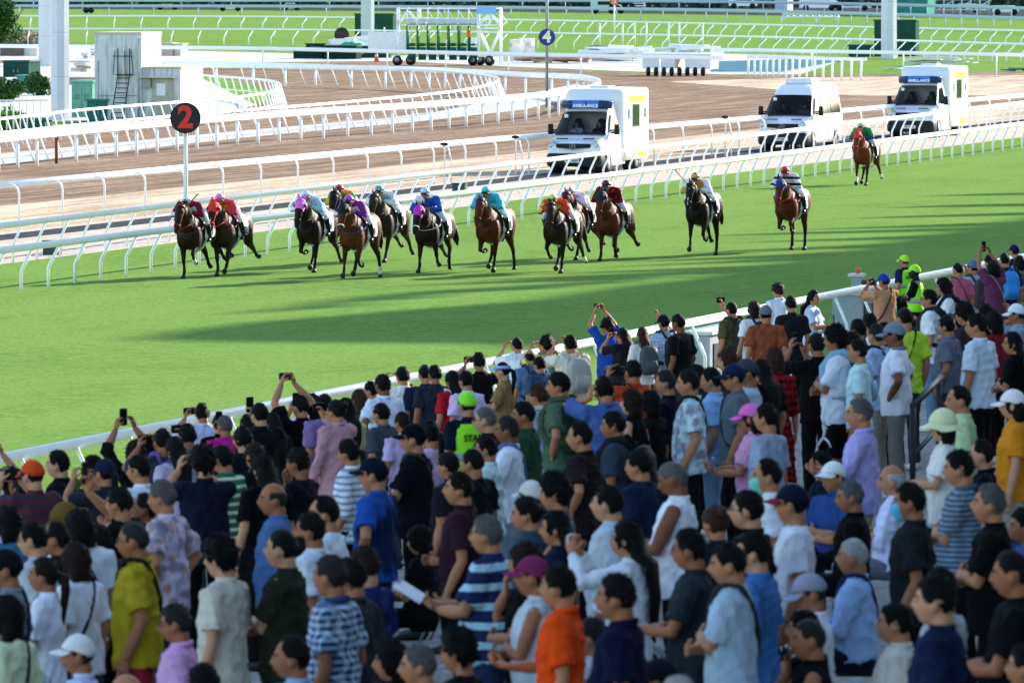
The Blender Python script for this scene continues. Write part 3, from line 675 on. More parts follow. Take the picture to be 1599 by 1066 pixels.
for a in ((139, 21, 12, 8, '#d9dcdc', 'white car parked on the far road near the nearest mast', 'car'), (262, 16, 34, 9, '#c8cfd2', 'pale car beyond the far rail above the white building', 'car'), (360, 18, 36, 10, '#dfe3e4', 'long white car beyond the far rail left of centre', 'car'), (455, 17, 28, 12, '#b9c2c9', 'pale blue car left of the green container on the far road', 'car'),
          (945, 22, 46, 22, '#b9c8c6', 'pale green van behind the orange-red marker', 'van'), (962, 22, 22, 14, '#e8e0cf', 'cream van right behind the orange-red marker pole', 'van'), (1000, 14, 40, 9, '#e6e9ea', 'white car right of the orange-red marker', 'car'), (1160, 14, 44, 16, '#e7e9ea', 'white van near the top centre right', 'van'),
          (1278, 17, 60, 26, '#eceeee', 'large white truck on the far road', 'truck'), (1330, 17, 60, 12, '#d5dbde', 'white low truck left of the right-hand mast', 'truck'), (1570, 24, 40, 15, '#e2e4e4', 'white van at the far right top corner', 'van'), (1512, 20, 30, 14, '#cfd6d8', 'grey-white van left of the corner van', 'van')):
    car(*a)
hutch(1399, 22, 50, 34, 4, '#3f8a78', 'green netted cabin beyond the far rail right of the mast', name='site_cabin', cat='cabin', door=True)
hutch(1210, 20, 20, 26, 3, '#a9bac4', 'narrow pale block beyond the far rail left of the white truck', name='site_cabin', cat='cabin', door=False)
# lattice fence by the far right
root = empty('lattice_barrier', G2(1221, 39), 0, 'white lattice frame on thin legs behind the fourth far rail', 'barrier'); s = S(1221, 39); mb = MB()
for a, b in (((0, 12), (90, 12)), ((0, 17), (90, 17))): mb.tube([(a[0]/s, 0, a[1]/s*1.0), (b[0]/s, 0, b[1]/s)], .09, 5)
for k in range(9): mb.tube([(k*10/s, 0, 12/s), ((k*10+5)/s, 0, 17/s)], .06, 4); mb.tube([((k*10+5)/s, 0, 17/s), ((k*10+10)/s, 0, 12/s)], .06, 4)
for k in (0, 54, 88): mb.tube([(k/s, 0, 0), (k/s, 0, 12/s)], .09, 5)
mb.build('frame', WMETAL, root)
# scaffold poles at the top right
root = empty('scaffold', G2(1460, 22), 0, 'pale scaffold frame beyond the far rail, upper right', 'scaffold'); s = S(1460, 22); mb = MB()
for k in range(7): mb.tube([(k*14/s, 0, 0), (k*14/s, 0, 34/s)], .09, 5)
for k in range(4): mb.tube([(0, 0, (6+k*8)/s), (84/s, 0, (6+k*8)/s)], .07, 5)
for k in range(3): mb.tube([(k*28/s, 0, 4/s), (k*28/s+28/s, 0, 20/s)], .07, 5)
mb.build('frame', mat('pale_teal_steel', '#b9cfc9', .5), root)
# thin white flag poles in the yard
for i, px in enumerate((936, 972, 991, 1009, 1044, 1060, 1097)):
    s = S(px, 72); o = MB().tube([(0, 0, -.1), (0, 0, 34/s)], .075, 6).ell((0, 0, 34/s), .1, 8, 6).build('pole', mat('cream_pole', '#e6dfb8', .5) if i == 2 else WMETAL); o.location = G2(px, 73)
    o['label'] = 'slim cream pole above the white rail pile' if i == 2 else 'slim white pole above the white rail pile, %s from the left' % ('first', 'second', '', 'fourth', 'fifth', 'sixth', 'seventh')[i]; o['category'] = 'pole'; o['group'] = 'slim poles by the rail pile'
for px, lab in ((572, 'short white stake in front of the mast by the starting gate'), (600, 'short white stake in front of the green container by the starting gate')):
    s = S(px, 70); o = MB().tube([(0, 0, -.1), (0, 0, 20/s)], .06, 6).build('stake', WMETAL); o.location = G2(px, 62); tag(o, lab, 'stake')

# ================================================================== VANS
GLASS = mat('van_glass', '#0c1114', .04, var=0, spec=.16, alpha=.50)
DGLASS = mat('tinted_side_glass', '#0d1514', .03, var=0, spec=.12)
CHROME = mat('chrome', '#b5b8ba', .2, metal=.9, var=0)
TYRE = mat('tyre_rubber', '#1b1c1e', .85, var=.05)
BUMP = mat('black_bumper_plastic', '#1d2125', .6, var=.05)
LAMP = mat('headlamp_glass', '#aeb7bb', .12, metal=.3, var=0)
def van(px, py, label, box=False, scale=1.0, win=True, ambul=None, name='van', cat='van', rz=None, vest='#2a3140'):
    """faces the camera end of the straight; front axle side at the origin; local +Y forward"""
    root = empty(name, G2(px, py), math.atan2(.275, -.96) if rz is None else rz, label, cat)
    root.scale = (scale,)*3
    vw = mat('van_white_paint', '#dde1e3', .35, coat=.3, var=.05, sc=1.3)
    # cross sections from the nose back: y, half-width bottom, half-width top, z bottom, z top, top corner roundness
    st = [(2.92, .80, .74, .38, .92, .10), (2.86, .92, .84, .33, 1.02, .12), (2.70, .965, .90, .30, 1.10, .14), (2.25, .985, .93, .28, 1.24, .14),
          (1.98, .99, .94, .28, 1.34, .12), (1.22, .995, .80, .28, 2.12, .16), (1.00, .995, .79, .28, 2.32, .22), (.55, .995, .80, .28, 2.52, .26), (.0, .995, .80, .28, 2.56, .26)]
    if not box: st += [(-1.5, .995, .80, .28, 2.58, .26), (-2.85, .99, .79, .28, 2.56, .26), (-2.97, .96, .72, .34, 2.46, .26)]
    else: st += [(-.35, .995, .82, .28, 2.56, .26)]
    def section(y, wb, wt, z0, z1, rd):
        pts = []; mid = min(z0+.95, z1-.1)
        side = [(wb*.97, z0), (wb, z0+.12), (wb, z0 + (mid-z0)*.6), (wb*.995, mid)]
        zs = z1-rd
        for k in range(3):
            t = (k+1)/3; zz = mid + (zs-mid)*t if zs > mid else mid + .001*(k+1); side.append((wb + (wt-wb)*t, zz))
        for k in range(1, 5):
            a = k/4*math.pi/2; side.append((wt - rd + rd*math.cos(a), max(zs, mid+.003) + (z1-max(zs, mid+.003))*math.sin(a)))
        side += [(wt*.55, z1+.008), (0, z1+.018)]
        full = side + [(-x, z) for x, z in side[:-1][::-1]]
        return [(x, y, z) for x, z in full]
    V = np.array([section(*q) for q in st]); nr, k = V.shape[:2]
    mb = MB(); f = []
    for i in range(nr-1):
        for j in range(k):
            j2 = (j+1) % k
            if i == 4 and 8 <= j <= k-10: continue          # windscreen opening
            f.append((i*k+j, i*k+j2, (i+1)*k+j2, (i+1)*k+j))
    f.append(tuple(range(k))[::-1]); f.append(tuple((nr-1)*k+j for j in range(k)))
    mb.add(V.reshape(-1, 3), f); body = mb.build('body', vw, root)
    # windscreen pane, a bowed panel just proud of the opening
    g = np.zeros((5, 9, 3))
    for i in range(5):
        t = i/4; y = 2.02 - .80*t; z = 1.36 + .76*t; hw = .89 - .10*t
        for j in range(9):
            u = -1 + j/4; g[i, j] = (hw*u, y + .06*(1-u*u), z + .02)
    mb = MB(); mb.grid(g, False, cap=False); mb.build('windscreen', GLASS, root)
    mb = MB()
    mb.tube([(-.90, 2.02, 1.36), (-.45, 2.07, 1.37), (0, 2.09, 1.37), (.45, 2.07, 1.37), (.90, 2.02, 1.36)], .03, 6)
    mb.build('scuttle', BUMP, root)
    for sx in (-1, 1):
        mb = MB(); mb.tube([(sx*.15, 2.1, 1.40), (sx*.72, 2.02, 1.44)], .012, 5); mb.build('wiper', BUMP, root)
        mb = MB(); mb.box((sx*.48, 2.62, 1.215), (.40, .07, .025), rot=Matrix.Rotation(R(-14), 3, 'X')); mb.build('air_vent', BUMP, root, False)
        # side door glass
        mb = MB(); x = sx*.955
        q = [(x*1.028, 1.72, 1.42), (x*1.036, .72, 1.42), (x*.90, .72, 2.05), (x*.90, 1.10, 2.05)]
        mb.add(q, [(0, 1, 2, 3)] if sx > 0 else [(3, 2, 1, 0)]); mb.build('side_window', DGLASS, root, False)
        if win and not box:
            for (ya, yb) in ((.45, -.95), (-1.1, -2.6)):
                mb = MB(); q = [(x*1.038, ya, 1.40), (x*1.038, yb, 1.40), (x*.885, yb, 2.12), (x*.885, ya, 2.12)]
                mb.add(q, [(0, 1, 2, 3)] if sx > 0 else [(3, 2, 1, 0)]); mb.build('side_window', DGLASS, root, False)
        mb = MB(); mb.box((sx*1.20, 1.55, 1.52), (.17, .12, .36), taper=.9); mb.tube([(sx*.97, 1.6, 1.40), (sx*1.16, 1.56, 1.42)], .04, 6); mb.tube([(sx*.97, 1.6, 1.48), (sx*1.16, 1.56, 1.5)], .03, 6); mb.build('mirror', BUMP, root)
        # headlamp: tall slanted lens at the corner
        mb = MB(); mb.ell((sx*.80, 2.74, .93), (.15, .15, .25), 12, 8, rot=Matrix.Rotation(R(-18), 3, 'X') @ Matrix.Rotation(R(-sx*14), 3, 'Y')); mb.build('headlight', LAMP, root)
        mb = MB(); mb.box((sx*.905, 1.3, 1.16), (.20, .16, .035)); mb.build('door_handle', BUMP, root, False)
        for yy in (1.95, -1.75):
            y_ = yy; mb = MB(); mb.tube([(sx*.74, y_, .36), (sx*1.0, y_, .36)], .36, 20); w = mb.build('wheel', TYRE, root)
            mb = MB(); mb.tube([(sx*.9, y_, .36), (sx*1.008, y_, .36)], .21, 16); mb.build('rim', GREYM, w)
            mb = MB(); mb.tube([(sx*.60, y_, .38), (sx*1.0, y_, .38)], .44, 20); mb.build('wheel_arch', BUMP, root)
    # bumper, grille and plate
    mb = MB(); mb.tube([(-.97, 2.55, .48), (-.85, 2.88, .48), (0, 3.0, .48), (.85, 2.88, .48), (.97, 2.55, .48)], [(.10, .24)]*5, 10, ref=(0, 0, 1), power=.7); mb.build('bumper', BUMP, root)
    mb = MB(); gx = [(-.62, 2.90, .98), (0, 2.985, .95), (.62, 2.90, .98)]; mb.tube(gx, [(.03, .07), (.045, .105), (.03, .07)], 8, ref=(0, 0, 1), power=.6); gr = mb.build('grille', BUMP, root)
    mb = MB(); mb.tube([(-.6, 2.935, .905), (0, 3.03, .855), (.6, 2.935, .905)], .014, 5); mb.build('grille_trim', CHROME, gr)
    mb = MB()
    for a in range(20):
        a0, a1 = a/20*2*math.pi, (a+1)/20*2*math.pi; mb.tube([(.1*math.cos(a0), 3.04, .95+.1*math.sin(a0)), (.1*math.cos(a1), 3.04, .95+.1*math.sin(a1))], .011, 5)
    for a in (90, 210, 330): mb.tube([(0, 3.04, .95), (.09*math.cos(R(a)), 3.04, .95+.09*math.sin(R(a)))], [.016, .006], 5)
    mb.build('emblem', CHROME, gr)
    mb = MB(); mb.box((0, 3.10, .46), (.52, .02, .13)); pl = mb.build('number_plate', mat('white_plate', '#d9dadb', .4), root, False)
    me = text_mb('KC 3820' if ambul == 2 else 'LR 5261' if ambul == 1 else 'NF 4402', .115, .003, BLACK, 'plate_number', .002); t = link('plate_number', me, pl); t.rotation_euler = (math.pi/2, 0, math.pi); t.location = (0, 3.113, .46)
    # seats and dash seen through the glass
    for sx in (-.42, .42):
        mb = MB(); mb.box((sx, .72, 1.30), (.46, .14, .78), taper=.8); mb.ell((sx, .70, 1.78), (.14, .07, .11)); mb.box((sx, .98, .92), (.48, .5, .16)); mb.build('seat', mat('seat_cloth', '#2b2f33', .9), root, False)
    mb = MB(); mb.box((0, 1.85, 1.24), (1.7, .45, .16)); mb.build('dashboard', BUMP, root, False)
    mb = MB()
    for a in range(16):
        a0, a1 = a/16*2*math.pi, (a+1)/16*2*math.pi
        mb.tube([(.42+.19*math.cos(a0), 1.50, 1.36+.19*math.sin(a0)), (.42+.19*math.cos(a1), 1.50, 1.36+.19*math.sin(a1))], .014, 5)
    mb.build('steering_wheel', BUMP, root)
    mb = MB(); mb.box((.80*.8, 2.035-.5, 1.98), (.14, .01, .12)); mb.build('permit', WMETAL, root, False)
    return root, vw
def shift(root, dx, dy):
    for c in root.children: c.location = (c.location.x+dx, c.location.y+dy, c.location.z)
YEL = mat('hi_vis_yellow', '#dbe03a', .4, var=.03); MINTP = mat('mint_stripe_paint', '#8ccbb2', .4, var=.03); BLUEP = mat('blue_lightbar', '#2a6cc4', .2, var=0, coat=.4)
def ambulance(px, py, label, no):
    root, vw = van(px, py, label, box=True, ambul=no, name='ambulance', cat='ambulance')
    # box body: rounded
    def sec(y, w, z0, z1, rd):
        p = [(w, z0), (w, z0+.6), (w, z1-rd)] + [(w-rd+rd*math.cos(a), z1-rd+rd*math.sin(a)) for a in np.linspace(.3, math.pi/2, 5)] + [(0, z1+.02)]
        full = p + [(-x, z) for x, z in p[:-1][::-1]]; return [(x, y, z) for x, z in full]
    V = np.array([sec(.30, .86, .5, 2.70, .2), sec(.18, 1.02, .42, 2.86, .18), (sec(-.2, 1.06, .40, 2.90, .12)), sec(-3.2, 1.06, .40, 2.90, .12), sec(-3.28, 1.02, .44, 2.86, .12)])
    mb = MB(); mb.grid(V); mb.build('box_body', vw, root)
    mb = MB(); mb.tube([(-.86, 1.02, 2.36), (-.5, 1.20, 2.38), (0, 1.25, 2.38), (.5, 1.20, 2.38), (.86, 1.02, 2.36)], [(.12, .15)]*5, 10, ref=(0, 0, 1), power=.6); lb = mb.build('light_bar', mat('smoked_blue', '#1d3559', .15, var=0), root)
    mb = MB(); mb.box((0, 1.29, 2.39), (.95, .14, .27)); sg = mb.build('sign', BLUEP, lb, False)
    me = text_mb('AMBULANCE', .155, .004, mat('white_lettering', '#e8eef5', .5), 'lettering', .004); t = link('lettering', me, sg); t.rotation_euler = (math.pi/2, 0, math.pi); t.location = (0, 1.366, 2.33)
    for sx in (-1, 1):
        mb = MB(); mb.box((sx*1.063, -1.75, 2.52), (.008, 2.2, .24)); mb.build('yellow_panel', YEL, root, False)
        for k in range(6):
            mb = MB(); mb.box((sx*1.035, -.75-.42*k, 2.80), (.06, .17, .14)); mb.build('mint_panel', MINTP, root, False)
        mb = MB(); mb.box((sx*1.062, -1.5, 1.95), (.016, .9, .72)); fr = mb.build('window', mat('box_window_glass', '#2b3a24', .2, var=.3, sc=1, spec=.05), root, False)
        mb = MB()
        for yy in (-.45, .45): mb.box((sx*1.064, -1.5+yy, 1.95), (.02, .05, .78))
        for zz in (-.38, .38): mb.box((sx*1.064, -1.5, 1.95+zz), (.02, .94, .05))
        mb.build('window_frame', BUMP, fr, False)
        for yy in (-.55, -2.75):
            mb = MB(); mb.box((sx*1.062, yy, 2.02), (.03, .22, .32)); mb.build('side_lamp', mat('lamp_blue', '#5c7391', .3), root, False)
        mb = MB(); mb.box((sx*1.063, -2.3, .62), (.010, 1.1, .24)); mb.build('lower_yellow_panel', YEL, root, False)
        mb = MB(); mb.box((sx*1.062, -1.6, .98), (.008, 2.9, .05)); mb.build('stripe', MINTP, root, False)
        mb = MB(); mb.add([(sx*.60, 2.905, 1.005+.08), (sx*.90, 2.74, 1.06+.08), (sx*.93, 2.3, 1.22), (sx*.80, 2.3, 1.262)], [(0, 1, 2, 3) if sx > 0 else (3, 2, 1, 0)]); mb.build('bonnet_flash', mat('pale_yellow_flash', '#d3dca0', .4), root, False)
    me = text_mb('ambulance', .16, .002, mat('grey_lettering', '#9aa5a8', .5), 'bonnet_lettering', 0.0); t = link('bonnet_lettering', me, root); t.rotation_euler = (R(14)+.0, 0, math.pi); t.location = (0, 2.55, 1.205)
    mb = MB(); mb.box((0, -.9, 2.95), (.7, .8, .10)); mb.build('roof_vent', vw, root, False)
    return root
amb1 = ambulance(930, 268, 'white ambulance with yellow and mint markings, nearest of the vehicles', 2)
van2, _vw = van(1250, 233, 'plain white passenger van between the two ambulances', ambul=1)
mb = MB(); mb.box((0, -.3, 2.66), (1.1, 1.3, .20), taper=.88); mb.build('roof_unit', WMETAL, van2, False)
amb3 = ambulance(1446, 213, 'rear ambulance following the white van, darkest windscreen, at the right', 3)
# ================================================================== PEOPLE
SKINS = [mat('skin_%d' % i, c,   .6, var=.08, sc=20, spec=.2) for i, c in enumerate(('#ae7757', '#9a6548', '#805036', '#bc8a6c', '#281a15'))]
EYEW = mat('eye_white', '#9a928a', .4, var=0); EYED = mat('eye_dark', '#15100d', .3, var=0); LIPS = mat('lips', '#96594c', .5, var=0)
HAIRC = {'k': '#0d0b0b', 'd': '#171211', 'n': '#2b1a12', 'b': '#3d2416', 'g': '#5a5857', 'w': '#a9a6a2', 'r': '#43251b', 'm': '#2e2b2a'}
def hairm(c): return mat('hair_' + c, deepen(HAIRC[c]), .62, var=.35, sc=30, bump=.8, spec=.16)
def ss(a, b, x):
    t = np.clip((x-a)/(b-a), 0, 1); return t*t*(3-2*t)
def head_surf(az, el, off=0.0):
    """az from the front, el elevation (arrays); returns points round the head centre"""
    dx, dy, dz = np.sin(az)*np.cos(el), np.cos(az)*np.cos(el), np.sin(el)
    x = dx*(.073+off); y = dy*(.094+off); z = dz*(.115+off)
    lo = np.clip(-dz, 0, 1)
    x = x*(1-.30*lo**1.4); y = np.where(dy < 0, y*(1-.42*lo), y*(1-.05*lo)) + .012*lo
    if np.ndim(off) == 0 and off == 0:
        fr = (dy > 0)
        y = y + fr*.029*np.exp(-(x/.013)**2 - ((z+.020)/.020)**2) + fr*.010*np.exp(-(x/.010)**2 - ((z-.003)/.022)**2)
        y = y + fr*.004*np.exp(-((z-.026)/.010)**2 - (x/.045)**2)
        y = y - fr*.013*np.exp(-((np.abs(x)-.031)/.013)**2 - ((z-.004)/.013)**2)
        y = y + fr*.006*np.exp(-(x/.022)**2 - ((z+.057)/.010)**2) + fr*.006*np.exp(-(x/.02)**2 - ((z+.092)/.014)**2)
    return np.stack([x, y, z], -1)
def head_grid(nu, nv, lo=-1.45, hi=1.45):
    az = np.arange(nu)*2*math.pi/nu; el = np.linspace(lo, hi, nv); A, E = np.meshgrid(az, el); A = (A+math.pi) % (2*math.pi) - math.pi
    return A, E
HL = {  # hair: front line, side line, back line (degrees of elevation), thickness, noise
    'S': (33, -4, -42, .008, .004), 'M': (24, -10, -46, .024, .012), 'Z': (36, 2, -34, .006, .001), 'G': (38, 0, -38, .009, .003),
    'R': (62, 4, -38, .012, .003), 'B': (120, -2, -36, .008, .002), 'L': (36, -22, -60, .014, .005), 'N': (28, -38, -60, .022, .006), 'P': (40, 0, -42, .014, .003), 'O': (40, 0, -42, .014, .003)}
def hair_mb(st, seed=0, fine=True, under=False):
    f, s, b, th, nz = HL[st]
    if under: th, nz = .004, .001
    A, E = head_grid(30 if fine else 18, 22 if fine else 13)
    a = np.abs(A); e = np.degrees(E)
    line = np.where(a < 1.45, f + (s-f)*ss(.55, 1.35, a), s + (b-s)*ss(1.75, 2.5, a))
    rl = np.random.RandomState(seed+9); line = line + 3.5*np.sin(a*9 + seed) + 2.5*np.sin(a*17 + seed*2) + rl.normal(size=A.shape)*1.5
    if st == 'B':
        m = ss(1.0, 1.3, a)*ss(s-4, s+4, e - (b-s)*ss(1.8, 2.5, a))*(1-ss(22, 34, e))
    else: m = ss(line-4, line+5, e)
    r = np.random.RandomState(seed); n = r.normal(size=A.shape)*nz; n[:, :] += .5*nz*np.sin(A*5+seed)*np.cos(E*6)
    thick = th*(1+.35*ss(-20, 60, e)*(st in 'SMG'))
    off = -.012 + (thick+.012+n)*m
    V = head_surf(A, E, off+1e-9)
    mb = MB(); mb.grid(V)
    if not under and st in 'SMGLNPR':      # loose locks that break the outline
        idx = np.argwhere((m > .75) & (e < 80)); F = []; VV = []
        for k in range(260 if fine else 90):
            i, j = idx[r.randint(len(idx))]; p = V[i, j]; nn = p/np.linalg.norm(p); t = np.array([r.normal()*.5, -.5, -.9 if e[i, j] < 30 else -.2]) + r.normal(size=3)*.5
            t -= nn*np.dot(t, nn); t /= np.linalg.norm(t)+1e-9; sd = np.cross(nn, t); L_ = r.uniform(.014, .030)*(1.5 if st == 'M' else 1); b0 = p - nn*.004 - t*.006
            n0 = len(VV); VV += [b0 + sd*.005, b0 - sd*.005, b0 + t*L_ + nn*(.007 + r.uniform(0, .008))]; F.append((n0, n0+1, n0+2))
        mb.add(VV, F)
    return mb
def rotx(p, a, c):
    p = np.asarray(p, float) - c; ca, sa = math.cos(a), math.sin(a)
    return np.stack([p[..., 0], p[..., 1]*ca - p[..., 2]*sa, p[..., 1]*sa + p[..., 2]*ca], -1) + c
def ik(s, w, hint, l1=.285, l2=.255):
    s, w, hint = (np.array(q, float) for q in (s, w, hint)); d = w - s; L_ = np.linalg.norm(d)
    if L_ > (l1+l2)*.995: w = s + d/L_*(l1+l2)*.995; d = w-s; L_ = np.linalg.norm(d)
    a = (l1*l1 - l2*l2 + L_*L_)/(2*L_); h = math.sqrt(max(l1*l1-a*a, 0)); u = d/L_
    hh = hint - u*np.dot(hint, u); hh = hh/(np.linalg.norm(hh)+1e-9)
    return s + u*a + hh*h, w
def hand(mb, w, d, nrm, curl=.5, fine=True, m=0, thumb=1):
    """palm, four bent fingers of different lengths and a thumb off the side of the palm; d along the hand, nrm = palm side"""
    w, d, nrm = (np.array(q, float) for q in (w, d, nrm)); d /= np.linalg.norm(d); nrm = nrm - d*np.dot(nrm, d); nrm /= np.linalg.norm(nrm)+1e-9
    s = np.cross(d, nrm)*thumb
    seg = 6 if fine else 4
    mb.tube([w - d*.01, w + d*.02, w + d*.055, w + d*.088], [(.024, .018), (.030, .017), (.039, .015), (.036, .012)], 8 if fine else 6, m=m, ref=nrm)
    for k, (o, ln) in enumerate(((.028, .068), (.0095, .077), (-.0095, .071), (-.027, .056))):
        p = w + d*.086 + s*o; P = [p - d*.01]; ang = 0
        for q, fr in enumerate((.44, .32, .24)):
            ang += curl*(.55 + .35*q); p = p + (d*math.cos(ang) + nrm*math.sin(ang))*ln*fr; P.append(p)
        mb.tube(P, [.0095, .0088, .008, .0062], seg, m=m)
    p = w + d*.03 + s*.026; q1 = p + d*.022 + s*.026 + nrm*.012; q2 = q1 + d*.026 + s*.004 + nrm*.018*(.5+curl)
    mb.tube([p, q1, q2], [.0125, .0105, .0075], seg, m=m)
# pose table: right wrist, elbow hint, hand dir, palm normal, curl ; left likewise (x mirrored)
PZ = {
 'd': ((.245, .05, .86), (.3, -1, 0), (.0, .15, -1), (-1, .2, 0), .45),
 'x': ((-.05, .235, 1.10), (1, -.2, -1), (-1, .0, .12), (0, -1, 0), .35),
 'X': ((-.06, .200, 1.16), (1, -.2, -1), (-1, -.1, .05), (0, -1, 0), .35),
 'p': ((.085, .34, 1.50), (1, .1, -1), (-.25, .15, 1), (-1, 0, 0), .85),
 'u': ((.085, .24, 1.80), (1, .25, .1), (-.3, .15, 1), (-1, 0, 0), .85),
 'q': ((.16, .36, 1.63), (1, .1, -.6), (-.1, .2, 1), (-1, 0, 0), .9),
 'h': ((.185, .03, 1.00), (1, -.55, .1), (-.7, .3, -.6), (-.3, -.4, 0), .5),
 'b': ((.075, .30, 1.12), (1, -.5, -1), (-.35, .9, .25), (-.2, -.3, 1), .7),
 'm': ((.055, .16, 1.40), (1, .2, -1), (-.35, .1, 1), (0, -1, .1), .9),
 'e': ((.095, .06, 1.50), (1, .6, -1), (.02, -.25, 1), (-1, 0, 0), .8),
 'k': ((.045, -.19, .98), (1, -.6, .2), (-1, .1, -.1), (0, -1, 0), .5),
 'l': ((.13, .38, .60), (1, -.4, .0), (-.3, 1, -.1), (0, 0, -1), .5),
 'w': ((.24, .20, 1.02), (1, -.8, -.2), (.0, 1, .1), (-1, 0, 0), .7)}
POSES = {'d': 'dd', 'x': 'xX', 'p': 'pp', 'u': 'uu', 'q': 'qd', 'h': 'hd', 'H': 'hh', 'b': 'bb', 'm': 'mx', 'e': 'ed', 'k': 'kk', 'P': 'pd', 'w': 'wd', 'l': 'll', 'B': 'bd', 'K': 'dh'}
SHO = mat('shoe_black', '#1a1a1c', .6, var=.05); SHOW = mat('shoe_white', '#c9c9c7', .6, var=.05)
def limb(mb, P, Rr, seg=10, m=0): mb.tube(P, Rr, seg, m=m)
def person(root, pose='x', seed=0, fine=True, female=False, fat=0.0, hair='S', hc='k', top='#20242c', tk='plain', tc2=None, tsc=9.0, sleeve='s', bottom='#1b1d22', bk='p', bcol2=None,
           skin=0, cap=None, glasses=False, mask=False, beard=False, seated=False, hyaw=0.0, pitch=0.0, collar=False, bend=0.0, legs=None, arms=None, tail_len=.35, under=None, shoe='k'):
    r = np.random.RandomState(seed + 100)
    sk = SKINS[skin]; vb = .0115 if fine else .017
    shw = .176 if female else .205
    hipc = np.array([0, -.0, .92]); T = (lambda p: rotx(p, -bend, hipc)) if bend else (lambda p: np.asarray(p, float))
    hcx = T(np.array([0, .024, 1.568]))
    def HR(V):       # orient head points: pitch then yaw, placed on the neck
        V = np.asarray(V, float); ca, sa = math.cos(pitch), math.sin(pitch)
        V = np.stack([V[..., 0], V[..., 1]*ca - V[..., 2]*sa, V[..., 1]*sa + V[..., 2]*ca], -1)
        cy, sy = math.cos(hyaw), math.sin(hyaw)
        V = np.stack([V[..., 0]*cy - V[..., 1]*sy, V[..., 0]*sy + V[..., 1]*cy, V[..., 2]], -1); return V + hcx
    # ---- arms
    pc = POSES.get(pose, 'dd'); A_ = []
    for k, sx in ((0, 1), (1, -1)):
        if arms: wr, hint, hd, nm, cu = arms[k]
        else: wr, hint, hd, nm, cu = PZ[pc[k]]
        wr = np.array(wr, float)*(1, 1, 1); 
        if not arms: wr = wr + r.normal(size=3)*.012
        mir = np.array([sx, 1, 1]); S_ = T(np.array([sx*(shw-.018), -.005, 1.375]))
        el, wr2 = ik(S_, wr*mir, np.array(hint)*mir); A_.append((sx, S_, el, wr2, np.array(hd)*mir, np.array(nm)*mir, cu))
    # ---- body: head, neck, trunk core, arms as one skin
    mb = MB(); n1, n2 = (30, 24) if fine else (20, 16)
    A, E = head_grid(n1, n2); mb.grid(HR(head_surf(A, E)))
    for sx in (-1, 1): mb.ell(HR(np.array([sx*.076, -.008, -.010])), (.012, .022, .033), 8, 6)
    mb.tube([T(np.array(p)) for p in ((0, -.006, 1.36), (0, -.012, 1.42), (0, -.012, 1.49))] + [HR(np.array([0, -.018, -.03]))], [.046, .050, .053, .054], 12)
    mb.tube([T(np.array(p)) for p in ((0, 0, 1.02), (0, .0, 1.2), (0, -.0, 1.36), (0, -.01, 1.42))], [(.10, .06), (.11, .06), (.11, .045), (.05, .035)], 12, ref=(0, 1, 0))
    for sx, S_, el, wr, hd, nm, cu in A_:
        fa = .047*(1+fat*.5); mid = S_*.5 + el*.5; m2 = el*.55 + wr*.45
        mb.tube([T(np.array([0, -.005, 1.32])), S_, mid, el, m2, wr], [.035, fa*.98, fa, fa*.80, fa*.84, fa*.55], 9)
    me = remesh(mb, vb, 1, 0, mats=[sk, EYED, LIPS, EYEW], name='body')
    ex = MB()
    for sx in (-1, 1):
        ex.ell(HR(np.array([sx*.031, .079, .004])), (.013, .008, .0072), 8, 5, m=3)
        ex.ell(HR(np.array([sx*.031, .086, .004])), (.0075, .0045, .0072), 6, 5, m=1)
        ex.tube([HR(np.array([sx*.015, .092, .023])), HR(np.array([sx*.034, .088, .029])), HR(np.array([sx*.050, .076, .024]))], .0048, 5, m=1)
    ex.ell(HR(np.array([0, .091, -.055])), (.023, .008, .0065), 8, 5, m=2)
    for sx, S_, el, wr, hd, nm, cu in A_: hand(ex, wr - (wr-el)/np.linalg.norm(wr-el)*.004, hd, nm, cu, fine, 0, sx)
    # legs
    if legs is None:
        if seated: legs = [((sx*.10, .0, .92), (sx*.14, .42, .94), (sx*.14, .40, .52), (0, 1, 0)) for sx in (1, -1)]
        else: legs = [((sx*.095, .0, .90), (sx*.115, .015+.02*sx, .49), (sx*.125, -.02+.03*sx, .09), (sx*.15, 1, 0)) for sx in (1, -1)]
    bare = bk in ('s', 'k')
    for (a, b, c, fd) in legs:
        a, b, c, fd = (np.array(q, float) for q in (a, b, c, fd)); cf = b*.62 + c*.38 - fd/np.linalg.norm(fd)*.015
        ex.tube([a, a*.45+b*.55, b, cf, c], [.085, .07, .052, .054, .034] if bare else [.05, .045, .035, .035, .03], 9 if bare else 6)
    # join extras into the body mesh
    bmx = MB(); n0 = len(me.vertices); co = np.empty(n0*3); me.vertices.foreach_get('co', co)
    exm = ex.mesh('x', [sk]); jb = bpy.data.objects
    import bmesh
    bm = bmesh.new(); bm.from_mesh(me); bm.from_mesh(exm); bm.to_mesh(me); bm.free(); bpy.data.meshes.remove(exm)
    link('body', me, root)
    # ---- shirt
    tm = fab(top, tk, tc2, tsc); fb = 1+fat
    if sleeve != 'none_top':
        mb = MB(); w = 1 if not female else .90
        hem = .80 if bk != 'dress' else .62
        ring = [(1.452, .064, .060, -.012), (1.432, .092, .070, -.012), (1.408, .150, .088, -.008), (1.375, shw-.008, .108, -.002), (1.30, shw-.014, .128, .008), (1.22, .185*w, .137+.010*female, .014), (1.12, .172*w*fb, .132*fb, .014), (1.02, .173*w*fb, .138*fb, .016), (.92, .184*(.97 if female else 1)*(1+fat*.6), .140*(1+fat*.6), .006), (hem, .190*(1+fat*.5), .142*(1+fat*.4), 0)]
        if bk == 'dress': ring = ring[:-1] + [(.78, .205, .15, 0), (.55, .215, .165, 0), (.36, .235, .185, 0)]
